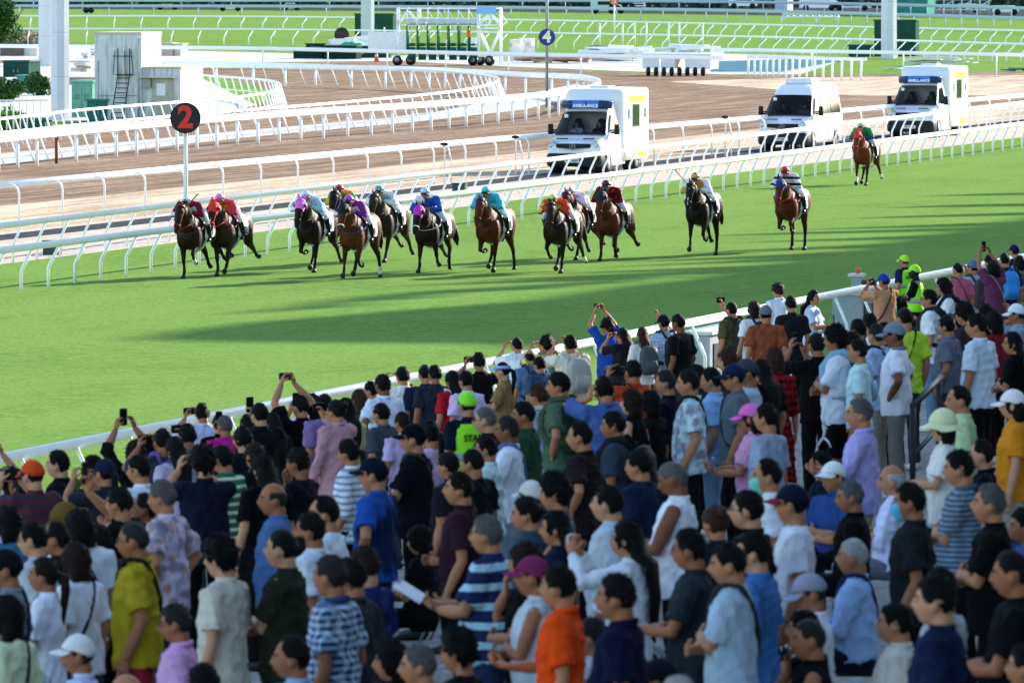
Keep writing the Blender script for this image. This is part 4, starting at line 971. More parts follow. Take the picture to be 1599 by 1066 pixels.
        if bk == 'tuck': ring = ring[:-2] + [(.93, .168*w*fb, .124*fb, .005)]
        if seated: ring = [q for q in ring if q[0] > .9]
        dz = -.42 if seated else 0
        rg = np.array([[0, c_, z] for z, a_, b_, c_ in ring]); 
        P = [T(q) for q in rg]; mb.tube(P, [(a_, b_) for z, a_, b_, c_ in ring], 20, ref=(0, 1, 0), power=.88)
        for sx, S_, el, wr, hd, nm, cu in A_:
            if sleeve == 'n': mb.ell(T(np.array([sx*(shw-.05), -.005, 1.385])), (.055, .07, .05), 10, 8); continue
            d1 = el - S_
            if sleeve == 's': Pn = [S_*.999 + T(np.array([-sx*.10, 0, 1.37]))*.001 - np.array([sx*.08, 0, 0])*(1 if not bend else .2), S_, S_ + d1*.45, S_ + d1*.78]; Rn = [.075, .076, .074, .083]
            elif sleeve == 'h': Pn = [S_ - np.array([sx*.08, 0, 0]), S_, S_ + d1*.5, el, el + (wr-el)*.3]; Rn = [.075, .076, .066, .062, .064]
            else: Pn = [S_ - np.array([sx*.08, 0, 0]), S_, S_ + d1*.5, el, el*.5+wr*.5, wr*.94+el*.06]; Rn = [.075, .077, .068, .062, .057, .046]
            mb.tube(Pn, Rn, 12)
        sm = remesh(mb, .0145 if fine else .021, 3, .017 if fine else .012, seed, [tm], 'shirt')
        o = link('dress' if bk == 'dress' else 'shirt', sm, root)
        if collar:
            mb = MB(); P = []
            for a in np.linspace(-2.7, 2.7, 15): P.append(T(np.array([math.sin(a+math.pi)*.072, -.014 + -math.cos(a+math.pi)*-.066, 1.455 - .018*(1+math.cos(a+math.pi))*.5])))
            mb.tube(P, [(.010, .020)]*15, 6, ref=(0, 0, 1)); mb.build('collar', fab(under or top, 'plain'), o)
        elif under:
            mb = MB(); mb.tube([T(np.array([0, -.012, 1.43])), T(np.array([0, -.012, 1.465]))], .064, 14); mb.build('neckband', fab(under), o)
    # ---- trousers, shorts or skirt
    if bk != 'dress':
        mb = MB(); seg = 12 if fine else 9
        if seated:
            mb.tube([(0, 0, 1.04), (0, .0, .93), (0, .02, .84)], [(.165, .125), (.18, .14), (.16, .12)], seg+4, ref=(0, 1, 0))
        else: mb.tube([T(np.array((0, .003, .98))), (0, 0, .90), (0, 0, .80)], [(.132*(1+fat*.6), .092*(1+fat*.6)), (.152, .102), (.148, .100)], seg+4, ref=(0, 1, 0))
        for (a, b, c, fd) in legs:
            a, b, c = (np.array(q, float) for q in (a, b, c))
            if bk == 'p': mb.tube([a + (0, 0, .03), a*.5+b*.5, b, b*.5+c*.5, c + (c-b)*.04], [.086, .086, .070, .066, .068], seg)
            elif bk == 's': mb.tube([a + (0, 0, .03), a*.5+b*.5, b + (b-a)*.0], [.088, .096, .100], seg)
            elif bk == 'j': mb.tube([a + (0, 0, .03), a*.5+b*.5, b, b*.5+c*.5, c], [.090, .076, .052, .052, .045], seg)
        if bk == 'k': mb.tube([(0, 0, .92), (0, 0, .75), (0, 0, .5)], [(.165, .12), (.20, .16), (.23, .19)], seg+6, ref=(0, 1, 0))
        tr = remesh(mb, .024, 2, .008, seed+1, [fab(bottom)], 'trousers') if fine else mb.mesh('trousers', fab(bottom))
        link('skirt' if bk == 'k' else 'shorts' if bk == 's' else 'trousers', tr, root)
    for (a, b, c, fd) in legs:
        c = np.array(c, float); fd = np.array(fd, float); fd /= np.linalg.norm(fd)
        mb = MB(); mb.tube([c - fd*.07 + (0, 0, -.045), c - fd*.02 + (0, 0, -.04), c + fd*.07 + (0, 0, -.055), c + fd*.15 + (0, 0, -.065), c + fd*.185 + (0, 0, -.07)], [(.034, .035), (.042, .05), (.045, .038), (.044, .026), (.028, .016)], 8, ref=(0, 0, 1))
        mb.build('shoe', SHOW if shoe == 'w' else SHO, root)
    # ---- hair
    hm = hairm(hc)
    if hair != '-':
        mb = hair_mb(hair, seed, fine, bool(cap))
        mb.v = [HR(v) for v in mb.v]
        if hair in 'LN':
            if hair == 'L':
                P = [HR(np.array([0, -.055, .02])), HR(np.array([0, -.078, -.08])), T(np.array([0, -.135, 1.42])), T(np.array([0, -.155, 1.42-tail_len*.5])), T(np.array([0, -.150, 1.42-tail_len]))]
                Rr = [(.085, .055), (.094, .052), (.098, .040), (.088, .030), (.052, .016)]
            else:
                P = [HR(np.array([0, -.03, .02])), HR(np.array([0, -.045, -.05])), HR(np.array([0, -.05, -.125]))]; Rr = [(.090, .070), (.098, .066), (.086, .052)]
            V0 = MB(); V0.tube(P, Rr, 16, ref=(0, 1, 0)); vv = V0.v[0]; vv += r.normal(size=vv.shape)*.0035; mb.add(vv, V0.f)
        if hair == 'P':
            P = [HR(np.array([0, -.10, .02])), HR(np.array([0, -.145, .0])), HR(np.array([0, -.155, -.09])), HR(np.array([0, -.13, -.09-tail_len*.6]))]
            mb.tube(P, [.022, .034, .032, .010], 10)
        if hair == 'O': mb.ell(HR(np.array([0, -.10, .075])), (.045, .042, .042), 12, 8)
        mb.build('hair', hm, root)
    if beard:
        A, E = head_grid(24, 18); m_ = ss(-.15, -.35, E)*(np.abs(A) < 1.7)*(1-ss(1.3, 1.7, np.abs(A))); off = -.01 + .018*m_
        mb = MB(); mb.grid(HR(head_surf(A, E, off+1e-9))); mb.build('beard', hm, root)
    if mask:
        A, E = head_grid(24, 20); m_ = ss(.02, -.16, E)*ss(-1.35, -1.1, E)*(1-ss(.85, 1.05, np.abs(A))); V = head_surf(A, E, -.012 + .026*m_ + 1e-9)
        V[..., 1] += m_*.016*np.exp(-(V[..., 0]/.03)**2)
        mb = MB(); mb.grid(HR(V)); mb.build('face_mask', mat('mask_' + mask, mask, .8, var=.05), root)
    if glasses:
        mb = MB()
        for sx in (-1, 1):
            P = [HR(np.array([sx*.031+.021*math.cos(a), .100-.006*abs(math.cos(a)), .002+.015*math.sin(a)])) for a in np.linspace(0, 2*math.pi, 11)]
            mb.tube(P, .0022, 4); mb.tube([HR(np.array([sx*.052, .096, .006])), HR(np.array([sx*.080, .02, .004])), HR(np.array([sx*.079, -.02, -.004]))], .0022, 4)
            if glasses == 2: mb.ell(HR(np.array([sx*.031, .097, .002])), (.021, .003, .015), 8, 5)
        mb.tube([HR(np.array([-.01, .104, .006])), HR(np.array([.01, .104, .006]))], .0022, 4); mb.build('sunglasses' if glasses == 2 else 'glasses', BLACK, root)
    if cap:
        kind, cc = cap[0], cap[1:].split('/'); cm = fab(cc[0]); cm2 = fab(cc[-1])
        A, E = head_grid(28, 20); e = np.degrees(E)
        if kind in 'Ch':     # baseball cap / jockey helmet
            m_ = ss(13, 20, e + 14*ss(1.2, 2.4, np.abs(A))); V = head_surf(A, E, -.012 + (.033 if kind == 'C' else .046)*m_ + 1e-9)
            mb = MB(); mb.grid(HR(V)); cp = mb.build('cap' if kind == 'C' else 'helmet', cm if kind == 'C' else mat('helmet_' + cc[0] + cc[-1], cc[0], .3, 'spots' if len(cc) > 1 else 'plain', cc[-1], 16, coat=.3, var=.03), root)
            mb = MB(); g = np.zeros((5, 13, 3)); L_ = .078 if kind == 'C' else .04
            for i in range(5):
                for j in range(13):
                    a = -1.12 + 2.24*j/12; rr = 1.0 + .0*i
                    x = math.sin(a)*.090; y = math.cos(a)*.108 + L_*(i/4)*max(0, math.cos(a*.95))**.6
                    g[i, j] = (x, y, .040 - .022*(i/4) - .016*(x/.09)**2)
            top_ = HR(g); bot = HR(g - np.array([0, 0, .005])); mb.grid(top_, False, cap=False); mb.grid(bot, False, cap=False)
            mb.build('brim', cm2 if kind == 'C' else BLACK, cp)
        elif kind == 'K':   # bucket hat
            m_ = ss(6, 14, e); V = head_surf(A, E, -.012 + .046*m_ + 1e-9); V[..., 2] += .012*m_
            mb = MB(); mb.grid(HR(V)); cp = mb.build('hat', cm, root); g = np.zeros((4, 28, 3))
            for i in range(4):
                for j in range(28):
                    a = j/28*2*math.pi; q = i/3; g[i, j] = (math.sin(a)*(.095+.062*q), math.cos(a)*(.115+.062*q), .035 - .045*q + .008*math.sin(a*5+1)*q)
            mb = MB(); mb.grid(HR(g), True, cap=False); mb.grid(HR(g - (0, 0, .005)), True, cap=False); mb.build('brim', cm, cp)
        elif kind == 'V':
            m_ = ss(14, 18, e)*(1-ss(30, 36, e)); V = head_surf(A, E, -.012 + .040*m_ + 1e-9); mb = MB(); mb.grid(HR(V)); cp = mb.build('visor', cm, root)
            g = np.zeros((4, 13, 3))
            for i in range(4):
                for j in range(13):
                    a = -1.15 + 2.3*j/12; g[i, j] = (math.sin(a)*.092, math.cos(a)*.11 + .085*(i/3)*max(0, math.cos(a*.95))**.6, .045 - .02*(i/3) - .015*math.sin(a)**2)
            mb = MB(); mb.grid(HR(g), False, cap=False); mb.grid(HR(g - (0, 0, .004)), False, cap=False); mb.build('brim', cm, cp)
    return A_, HR

def backpack(root, col, label, parent_xf, strapc=None, big=1.0):
    """a worn pack: a thing of its own placed at the wearer's transform"""
    o = empty('backpack', root.location, root.rotation_euler[2], label, 'backpack'); o.scale = root.scale
    mb = MB(); s = big
    mb.tube([(0, -.215, .98), (0, -.225, 1.02), (0, -.235, 1.15), (0, -.225, 1.32), (0, -.205, 1.40), (0, -.20, 1.415)], [(.10*s, .05), (.145*s, .085), (.155*s, .10*s), (.145*s, .085), (.10*s, .055), (.04, .02)], 18, ref=(0, 1, 0), power=.6)
    m = mat('bag_' + col, col, .7, var=.12, bump=.3, sc=12)
    me = remesh(mb, .016, 1, .006, 5, [m], 'pack'); link('pack', me, o)
    mb = MB(); mb.tube([(0, -.325*1, 1.02), (0, -.335, 1.10), (0, -.325, 1.20)], [(.09*s, .02), (.11*s, .03), (.09*s, .02)], 12, ref=(0, 1, 0), power=.6); mb.build('pocket', m, o)
    for sx in (-1, 1):
        mb = MB(); P = [(sx*.09, -.16, 1.38), (sx*.10, -.06, 1.475), (sx*.11, .04, 1.455), (sx*.125, .135, 1.33), (sx*.15, .13, 1.18), (sx*.175, .02, 1.06), (sx*.13, -.15, 1.02)]
        mb.tube(P, [(.028, .007)]*len(P), 6, ref=(1, 0, 0)); mb.build('strap', mat('bag_' + (strapc or col), strapc or col, .7, var=.1), o)
    mb = MB(); mb.tube([(-.03, -.16, 1.40), (0, -.17, 1.44), (.03, -.16, 1.40)], .008, 5); mb.build('handle', m, o)
    return o
def sling(root, col, label, side=1, pouch=True, pc=None):
    o = empty('shoulder_bag', root.location, root.rotation_euler[2], label, 'shoulder bag'); o.scale = root.scale
    mb = MB(); P = []
    for a in np.linspace(0, 2*math.pi, 25):
        u = math.cos(a); x = side*(.10*(u+1)/2 - .185*(1-u)/2); z = .95 + .54*(u+1)/2 - .02*(u > .9); y = math.sin(a)*(.130 - .012*u) + .008
        P.append((x, y, z))
    mb.tube(P, [(.018, .005)]*len(P), 6, ref=(side*.5, 0, -.3)); m = mat('bag_' + col, col, .7, var=.1); mb.build('strap', m, o)
    if pouch:
        mb = MB(); mb.tube([(-side*.225, .03, .80), (-side*.23, .03, .84), (-side*.23, .03, .98), (-side*.225, .03, 1.02)], [(.11, .03), (.13, .045), (.13, .045), (.11, .03)], 14, ref=(-1, 0, 0), power=.6)
        mb.build('pouch', mat('bag_' + (pc or col), pc or col, .7, var=.1), o)
    return o
PHM = mat('phone_glass', '#0d1014', .15, var=0); PHC = {'k': '#17191c', 'w': '#cfd2d4', 'g': '#b8a878', 'v': '#8a5bb0', 't': '#8fd0cc'}
def phone(root, A_, label, mode, col='k', scale=1.0, portrait=False):
    W1, W2 = A_[0][3], A_[1][3]
    if mode == 'one': c = A_[0][3] + A_[0][4]/np.linalg.norm(A_[0][4])*.11
    else: c = (W1+W2)/2 + np.array([0, .03, .075])
    o = empty('phone', root.location, root.rotation_euler[2], label, 'phone'); o.scale = root.scale
    w, h = (.155, .076) if not portrait else (.076, .155)
    m = mat('phone_case_' + col, PHC[col], .4, var=0)
    dz = 0 if not portrait else .03
    mb = MB(); mb.tube([(c[0], c[1]-.0045, c[2]+dz), (c[0], c[1]+.0045, c[2]+dz)], [(w/2*1.06, h/2*1.06)]*2, 20, ref=(0, 0, 1), power=.28); mb.build('case', m, o, False)
    mb = MB(); mb.box((c[0], c[1]-.0062, c[2]+dz), (w*.93, .002, h*.92)); mb.build('screen', PHM, o, False)
    mb = MB(); mb.box((c[0]+(w*.36), c[1]+.0062, c[2]+dz+(h*.30)), (.026, .003, .026)); mb.build('lens', BLACK, o, False)
    return o
def camera_thing(root, A_, label):
    c = (A_[0][3]+A_[1][3])/2 + np.array([0, .0, .06]); o = empty('camera', root.location, root.rotation_euler[2], label, 'camera'); o.scale = root.scale
    mb = MB(); mb.box(c, (.14, .07, .09)); mb.box(c + (0, 0, .055), (.05, .06, .03), taper=.8); mb.build('camera_body', BLACK, o, False)
    mb = MB(); mb.tube([c + (0, .03, 0), c + (0, .12, 0), c + (0, .20, .0)], [.038, .04, .048], 14); mb.build('lens', BLACK, o)
    return o
def paper(root, A_, label, col='#d9dce4', book=False):
    c = (A_[0][3]+A_[1][3])/2 + np.array([0, .10, .03]); o = empty('racing_paper', root.location, root.rotation_euler[2], label, 'paper'); o.scale = root.scale
    g = np.zeros((6, 9, 3))
    for i in range(6):
        for j in range(9):
            u = j/8-.5; v = i/5; g[i, j] = c + np.array([u*.30, v*.17, v*.10 + .02*abs(math.sin(u*6)) ])
    mb = MB(); mb.grid(g, False, cap=False); mb.grid(g - (0, 0, .003), False, cap=False); mb.build('sheet', mat('newsprint_' + col, col, .9, var=.08), o)
    return o
# ================================================================== HORSES AND JOCKEYS
COATS = {'d': ('#28150e', '#0b0807'), 'b': ('#57290f', '#0f0a08'), 'c': ('#552410', '#120a07'), 'k': ('#1d1310', '#0b0808'), 'g': ('#33241d', '#0f0b0a'), 'r': ('#632e18', '#1d0f0a')}
def coat(c): return mat('coat_' + c, COATS[c][0], .56, 'horse', COATS[c][1], var=.18, spec=.14)
# leg poses: front (forearm, cannon, pastern), hind (thigh, gaskin, cannon, pastern); radians from straight down, + is forwards
FL = {'s': (.06, -.02, .5), 'f': (.80, .72, .95), 'k': (1.05, -.75, -1.3), 'K': (.65, -1.35, -1.8), 'b': (-.55, -.70, -1.1), 'r': (.40, .34, .7), 'c': (.30, -1.05, -1.5)}
HL_ = {'s': (.45, -.42, .10, .45), 'b': (-.15, -1.02, -.72, -1.1), 'f': (.95, .10, .62, .9), 'u': (.85, -.85, .2, -.5), 'w': (.15, -.85, -.40, -.1), 'B': (-.35, -1.12, -1.02, -1.4)}
def horse(px, py, c, legs, label, jlabel, rz=None, hood=None, hoodeye=None, bridle='#1c1614', breast=None, cloth='#dcdfe6', num='1', neck=0.0, hyaw=0.0, white=(), lift=0.0, jk=None, sc=1.0, blaze=False, seed=0, noseband=None):
    root = empty('racehorse', G2(px + .24*S(px, py), py), math.atan2(.265, -.96) if rz is None else rz, label, 'horse', 'racehorses galloping down the straight'); root.scale = (sc,)*3
    m = coat(c); mb = MB(); r = np.random.RandomState(seed)
    # trunk
    tr = [((0, .84, 1.16), (.13, .17)), ((0, .74, 1.13), (.235, .30)), ((0, .52, 1.14), (.285, .41)), ((0, .25, 1.14), (.295, .425)), ((0, -.10, 1.17), (.305, .395)), ((0, -.42, 1.23), (.295, .335)), ((0, -.70, 1.28), (.305, .325)), ((0, -.95, 1.28), (.265, .285)), ((0, -1.10, 1.24), (.16, .20)), ((0, -1.16, 1.23), (.06, .10))]
    mb.tube([p for p, q in tr], [q for p, q in tr], 20, ref=(0, 0, 1))
    mb.tube([(0, .50, 1.46), (0, .25, 1.52), (0, -.05, 1.50), (0, -.3, 1.47)], [(.08, .10), (.07, .09), (.08, .08), (.10, .06)], 10, ref=(0, 0, 1))
    cy, sy = math.cos(hyaw), math.sin(hyaw)
    def Y(p):   # head yaw about the neck base
        x, y, z = p; q = np.array([x, y-.75, z]); t = min(1, max(0, (y-.75)/.35)); a = hyaw*t; return np.array([q[0]*math.cos(a)-q[1]*math.sin(a), q[0]*math.sin(a)+q[1]*math.cos(a)+.75, z])
    pz = 1.80 + neck; py_ = 1.17 - neck*.5
    nk = [((0, .50, 1.24), (.22, .32)), ((0, .72, 1.36), (.185, .285)), ((0, .92, 1.51), (.150, .235)), ((0, 1.07, 1.65), (.118, .185)), ((0, py_-.03, pz-.07), (.100, .145))]
    mb.tube([Y((p[0], p[1], p[2] + neck*max(0, (p[1]-.6)/.6))) for p, q in nk], [q for p, q in nk], 14, ref=(0, -.4, 1))
    hd = [((0, py_-.02, pz), (.080, .090)), ((0, py_+.07, pz-.04), (.108, .120)), ((0, py_+.16, pz-.13), (.112, .138)), ((0, py_+.25, pz-.27), (.088, .115)), ((0, py_+.33, pz-.42), (.066, .085)), ((0, py_+.385, pz-.53), (.066, .072)), ((0, py_+.42, pz-.61), (.058, .056)), ((0, py_+.43, pz-.64), (.035, .03))]
    HP = [Y(p) for p, q in hd]; HRd = [q for p, q in hd]
    mb.tube(HP, HRd, 14, ref=(0, 1, .6))
    for sx in (-1, 1):
        e0 = Y((sx*.055, py_-.01, pz+.045)); mb.tube([e0, e0 + (sx*.012, .012, .07), e0 + (sx*.004, .03, .155)], [(.030, .018), (.032, .016), (.006, .005)], 7)
        mb.ell((sx*.19, .60, 1.06), (.115, .19, .29), 12, 10); mb.ell((sx*.17, -.78, 1.17), (.15, .27, .32), 12, 10)
    # legs
    Lg = []
    def fore(sx, k):
        a = FL[k]; p0 = np.array([sx*.185, .58, 1.0]); p1 = np.array([sx*.180, .52, .86])
        def st(p, an, L_): return p + np.array([0, math.sin(an)*L_, -math.cos(an)*L_])
        kn = st(p1, a[0], .37) + np.array([-sx*.02, 0, 0]); f = st(kn, a[1], .26) + np.array([-sx*.02, 0, 0]); h = st(f, a[2], .12); return [p0, p1, kn, f, h], a[2]
    def hind(sx, k):
        a = HL_[k]; p0 = np.array([sx*.17, -.78, 1.20])
        def st(p, an, L_): return p + np.array([0, math.sin(an)*L_, -math.cos(an)*L_])
        s_ = st(p0, a[0], .38); hk = st(s_, a[1], .44); f = st(hk, a[2], .35); h = st(f, a[3], .12); return [p0, s_, hk, f, h], a[3]
    L4 = [fore(1, legs[0]) + ('f', 1), fore(-1, legs[1]) + ('f', -1), hind(1, legs[2]) + ('h', 1), hind(-1, legs[3]) + ('h', -1)]
    lowest = min(P[4][2] for P, a, t, sx in L4) - .075
    for P, a, t, sx in L4:
        if t == 'f':
            fa = P[1]*.62 + P[2]*.38; ca = P[2]*.5+P[3]*.5
            mb.tube([P[0], P[1], fa, P[2]*.9+P[1]*.1, P[2], ca, P[3], P[4]], [(.12, .16), (.100, .125), (.074, .088), (.052, .058), (.055, .060), (.036, .042), (.045, .050), (.037, .042)], 10, ref=(0, 1, .05))
        else:
            ga = P[1]*.5 + P[2]*.5; ca = P[2]*.5+P[3]*.5
            mb.tube([P[0], P[0]*.5+P[1]*.5, P[1], ga, P[2], ca, P[3], P[4]], [(.14, .22), (.140, .21), (.115, .15), (.075, .10), (.056, .072), (.040, .050), (.047, .052), (.038, .042)], 10, ref=(0, 1, .05))
    me = remesh(mb, .019, 2, .004, seed, [m, WMETAL], 'body')
    body = link('body', me, root); dz = -lowest + lift
    for i, (P, a, t, sx) in enumerate(L4):
        mb = MB(); d = np.array([0, math.sin(a), -math.cos(a)]); mb.tube([P[4] - d*.01, P[4]+d*.05, P[4]+d*.075 + (0, .02, 0)], [(.046, .048), (.058, .062), (.062, .070)], 12, ref=(0, 1, .1)); mb.v = [np.asarray(v_) for v_ in mb.v]; mb.build('hoof', mat('hoof_horn', '#2b2521', .6), root)
        if i in white:
            mb = MB(); mb.tube([P[3]*.75+P[2]*.25, P[3]*.9+P[2]*.1, P[3], P[4], P[4]+d*.02], [(.042, .048), (.044, .050), (.052, .056), (.046, .050), (.050, .053)], 10, ref=(0, 1, .05)); mb.build('white_sock', mat('white_hair', '#cfc8bd', .8), root)
    # eyes, nostrils
    for sx in (-1, 1):
        mb = MB(); mb.ell(Y((sx*.092, py_+.13, pz-.10)), (.016, .022, .022), 8, 6); mb.build('eye', BLACK, root)
        mb = MB(); mb.ell(Y((sx*.036, py_+.425, pz-.535)), (.012, .012, .018), 8, 6); mb.build('nostril', BLACK, root)
    if blaze:
        mb = MB(); mb.tube([Y((0, py_+.16+.12, pz-.10)), Y((0, py_+.33, pz-.24)), Y((0, py_+.405, pz-.40)), Y((0, py_+.452, pz-.52))], [(.016, .010), (.014, .012), (.014, .012), (.010, .008)], 8, ref=(0, 1, .5)); mb.build('blaze', mat('white_hair', '#cfc8bd', .8), root)
    # mane and tail
    mb = MB(); hm = mat('horse_hair', '#12100f', .6, var=.3, bump=.5)
    mp = [(0, py_+.03, pz+.06), (0, py_-.08, pz+.05), (0, 1.00, 1.73+neck*.6), (0, .82, 1.60+neck*.3), (0, .62, 1.52), (0, .45, 1.52)]
    mb.tube([Y(p) + np.array([.02, 0, 0]) for p in mp], [(.03, .035), (.045, .05), (.05, .06), (.055, .06), (.045, .05), (.02, .02)], 9, ref=(0, 0, 1)); mb.build('mane', hm, root)
    mb = MB(); sw = r.uniform(-.15, .3); mb.tube([(0, -1.14, 1.40), (0, -1.26, 1.42), (sw*.2, -1.42, 1.30), (sw*.6, -1.56, 1.08), (sw, -1.62, .82), (sw*1.1, -1.66, .68)], [(.035, .035), (.045, .045), (.065, .06), (.085, .07), (.07, .05), (.015, .015)], 10); 
    v = mb.v[0]; v += r.normal(size=v.shape)*.008; mb.build('tail', hm, root)
    # tack
    bm_ = mat('leather_' + bridle, bridle, .5, var=.05); nb = mat('leather_' + (noseband or bridle), noseband or bridle, .6, var=.05)
    def ring(i, t, k, mm, thick=.012, nm='strap'):
        P0 = HP[i]*(1-t) + HP[i+1]*t; ra = (HRd[i][0]*(1-t) + HRd[i+1][0]*t)*k; rb = (HRd[i][1]*(1-t) + HRd[i+1][1]*t)*k; tg = HP[i+1]-HP[i]; tg /= np.linalg.norm(tg); a = np.cross(tg, (0, 1, .6)); a /= np.linalg.norm(a); b = np.cross(a, tg)
        mb = MB(); mb.tube([P0 + a*ra*math.cos(q) + b*rb*math.sin(q) for q in np.linspace(0, 2*math.pi, 19)], thick, 5); return mb
    br = ring(4, .35, 1.10, bm_, .014).build('noseband', nb, root)
    mb = ring(1, .2, 1.08, bm_, .010); 
    for sx in (-1, 1): mb.tube([HP[0] + np.array([sx*.085, 0, -.01]), HP[2] + np.array([sx*.105, .03, 0]), HP[4] + np.array([sx*.064, .03, 0]), HP[5] + np.array([sx*.062, .01, -.02])], .010, 5)
    mb.build('bridle', bm_, root)
    rn = MB()
    for sx in (-1, 1): rn.tube([HP[5] + np.array([sx*.06, 0, -.03]), Y((sx*.20, 1.15, 1.36+neck)), np.array([sx*.17, .88, 1.52]), np.array([sx*.07, .70, 1.66])], .010, 5)
    rn.build('reins', bm_, root)
    if hood:
        hmm = mat('hood_' + hood, hood, .7, var=.06); mb = MB()
        mb.tube([HP[0]*1.2 - HP[1]*.2, HP[0], HP[1], HP[2], HP[3]*.7+HP[2]*.3], [(HRd[0][0]*1.08, HRd[0][1]*1.10)] + [(q[0]*1.10, q[1]*1.10) for q in HRd[:3]] + [(HRd[3][0]*1.18, HRd[3][1]*1.15)], 16, ref=(0, 1, .6), cap=False); hk = mb.build('hood', hmm, root)
        for sx in (-1, 1):
            e0 = Y((sx*.065, py_-.01, pz+.03)); mb = MB(); mb.tube([e0, e0 + (sx*.012, .012, .07), e0 + (sx*.004, .03, .15)], [(.037, .024), (.038, .022), (.012, .01)], 8); mb.build('ear_cover', hmm if not hoodeye else BLACK, hk)
            mb = MB(); cpt = Y((sx*.108, py_+.15, pz-.10)); mb.tube([cpt, cpt + np.array([sx*.03, .03, 0])], [.052, .050], 14); cu = mb.build('eye_cup', mat('cup_' + (hoodeye or hood), hoodeye or hood, .6), hk)
            mb = MB(); mb.tube([cpt + np.array([sx*.024, .024, 0]), cpt + np.array([sx*.036, .036, 0])], [.034, .036], 12); mb.build('eye_hole', BLACK, cu)
    if breast:
        mb = MB(); mb.tube([(sx_*q, y_, z_) for sx_, q, y_, z_ in ((-1, .29, .30, 1.36), (-1, .305, .55, 1.24), (-1, .22, .80, 1.17), (0, 0, .90, 1.13), (1, .22, .80, 1.17), (1, .305, .55, 1.24), (1, .29, .30, 1.36))], [(.022, .010)]*7, 6, ref=(0, 0, 1)); mb.tube([(-.22, .80, 1.18), (-.16, .66, 1.52), (.16, .66, 1.52), (.22, .80, 1.18)], .013, 5); mb.build('breastplate', mat('leather_' + breast, breast, .6), root)
    # saddle cloth wraps the back
    g = np.zeros((6, 15, 3))
    for i in range(6):
        for j in range(15):
            a = (-1.0 + 2.0*j/14)*1.86; y = .34 - .80*i/5; g[i, j] = (math.sin(a)*.322, y, 1.16 + math.cos(a)*.43 + (.02 if abs(a) < .4 else 0))
    mb = MB(); mb.grid(g, False, cap=False); mb.grid(g - (0, 0, .012), False, cap=False); cl = mb.build('saddle_cloth', mat('cloth_' + cloth, cloth, .85, bump=.2), root)
    for sx in (-1, 1):
        me = text_mb(num, .26, .004, mat('navy_number', '#1a2340', .7), 'cloth_number', .010); t = link('cloth_number', me, cl); t.rotation_euler = (math.pi/2 - .08, 0, sx*math.pi/2); t.location = (sx*.334, -.20, 1.13)
    mb = MB(); mb.tube([(0, .26, 1.60), (0, .12, 1.615), (0, -.05, 1.60), (0, -.22, 1.63)], [(.05, .02), (.12, .03), (.14, .03), (.10, .035)], 12, ref=(0, 0, 1)); mb.build('saddle', mat('saddle_black', '#15110f', .4), root)
    mb = MB(); mb.tube([(math.sin(a)*.312, .18, 1.14 + math.cos(a)*.44) for a in np.linspace(1.2, 2*math.pi-1.2, 18)], [(.035, .008)]*18, 6, ref=(0, 1, 0)); mb.build('girth', mat('girth_web', '#d6d6d6', .8), root)
    for ch in root.children: ch.location.z += dz
    # jockey, a thing of his own seated on the horse
    jk = jk or {}
    jr = empty('jockey', root.location, root.rotation_euler[2], jlabel, 'person', 'jockeys riding the racehorses'); jr.scale = (sc*1.2, sc*1.14, sc*1.14); jr['_'] = 1; del jr['_']
    base = 1.60 - 1.05 + .02; jf = .14
    legs_ = [((sx*.10, -.14, .93), (sx*.30, .18, .74), (sx*.285, -.06, .40), (sx*.1, 1, -.15)) for sx in (1, -1)]
    hands_ = jk.get('hands', (.60, .96))
    ar = [((.09, hands_[0], hands_[1]), (1, -.6, -.2), (-.1, 1, -.2), (-.6, 0, -.7), 1.2)]*2
    bend = jk.get('bend', 1.0) + .17
    A_, HR = person(jr, seed=seed+5, fine=True, hair='-', top=jk.get('top', '#2040a0'), tk=jk.get('tk', 'plain'), tc2=jk.get('tc2'), tsc=jk.get('tsc', 6), sleeve='l', bottom=jk.get('bottom', '#dadada'), bk='j', skin=jk.get('skin', 0), cap='h' + jk.get('cap', '#c03030'), glasses=2, bend=bend, hyaw=jk.get('yaw', 0), pitch=jk.get('pitch', -.05), legs=legs_, arms=ar)
    for o in list(jr.children):
        if o.name.startswith('shoe'): bpy.data.objects.remove(o)
    for (a, b, c_, fd) in legs_:
        a, b, c_, fd = (np.array(q, float) for q in (a, b, c_, fd)); fd /= np.linalg.norm(fd)
        mb = MB(); mb.tube([b*.85+c_*.15, b*.4+c_*.6, c_, c_ - (0, 0, .03)], [.060, .058, .045, .05], 10); mb.tube([c_ - fd*.04 + (0, 0, -.03), c_ + fd*.10 + (0, 0, -.04), c_ + fd*.19 + (0, 0, -.045)], [(.042, .04), (.042, .032), (.025, .018)], 8, ref=(0, 0, 1)); mb.build('boot', mat('boot_black', '#131214', .3), jr)
        mb = MB(); mb.tube([c_ + fd*.07 + (0, 0, .0), c_ + fd*.07 + (-.05, 0, -.09), c_ + fd*.07 + (.05, 0, -.09), c_ + fd*.07 + (0, 0, 0)], .008, 5); mb.tube([c_ + fd*.07, (a[0]*2, .1, .92)], [(.012, .004)]*2, 5); mb.build('stirrup', GREYM, jr)
    jr.location = root.location + Matrix.Rotation(root.rotation_euler[2], 3, 'Z') @ Vector((0, jf*sc, (base + dz)*sc))
    if jk.get('whip'):
        wr = A_[0][3]; mb = MB(); d = np.array(jk['whip']); mb.tube([wr, wr + d*.35, wr + d*.62], [.010, .008, .014], 6); w_ = mb.build('whip', BLACK, None); w_.location = jr.location; w_.rotation_euler = jr.rotation_euler; w_.scale = jr.scale; tag(w_, 'thin black whip held by the ' + ' '.join(jlabel.split()[:10]), 'whip', 'jockeys\' whips')
    return root

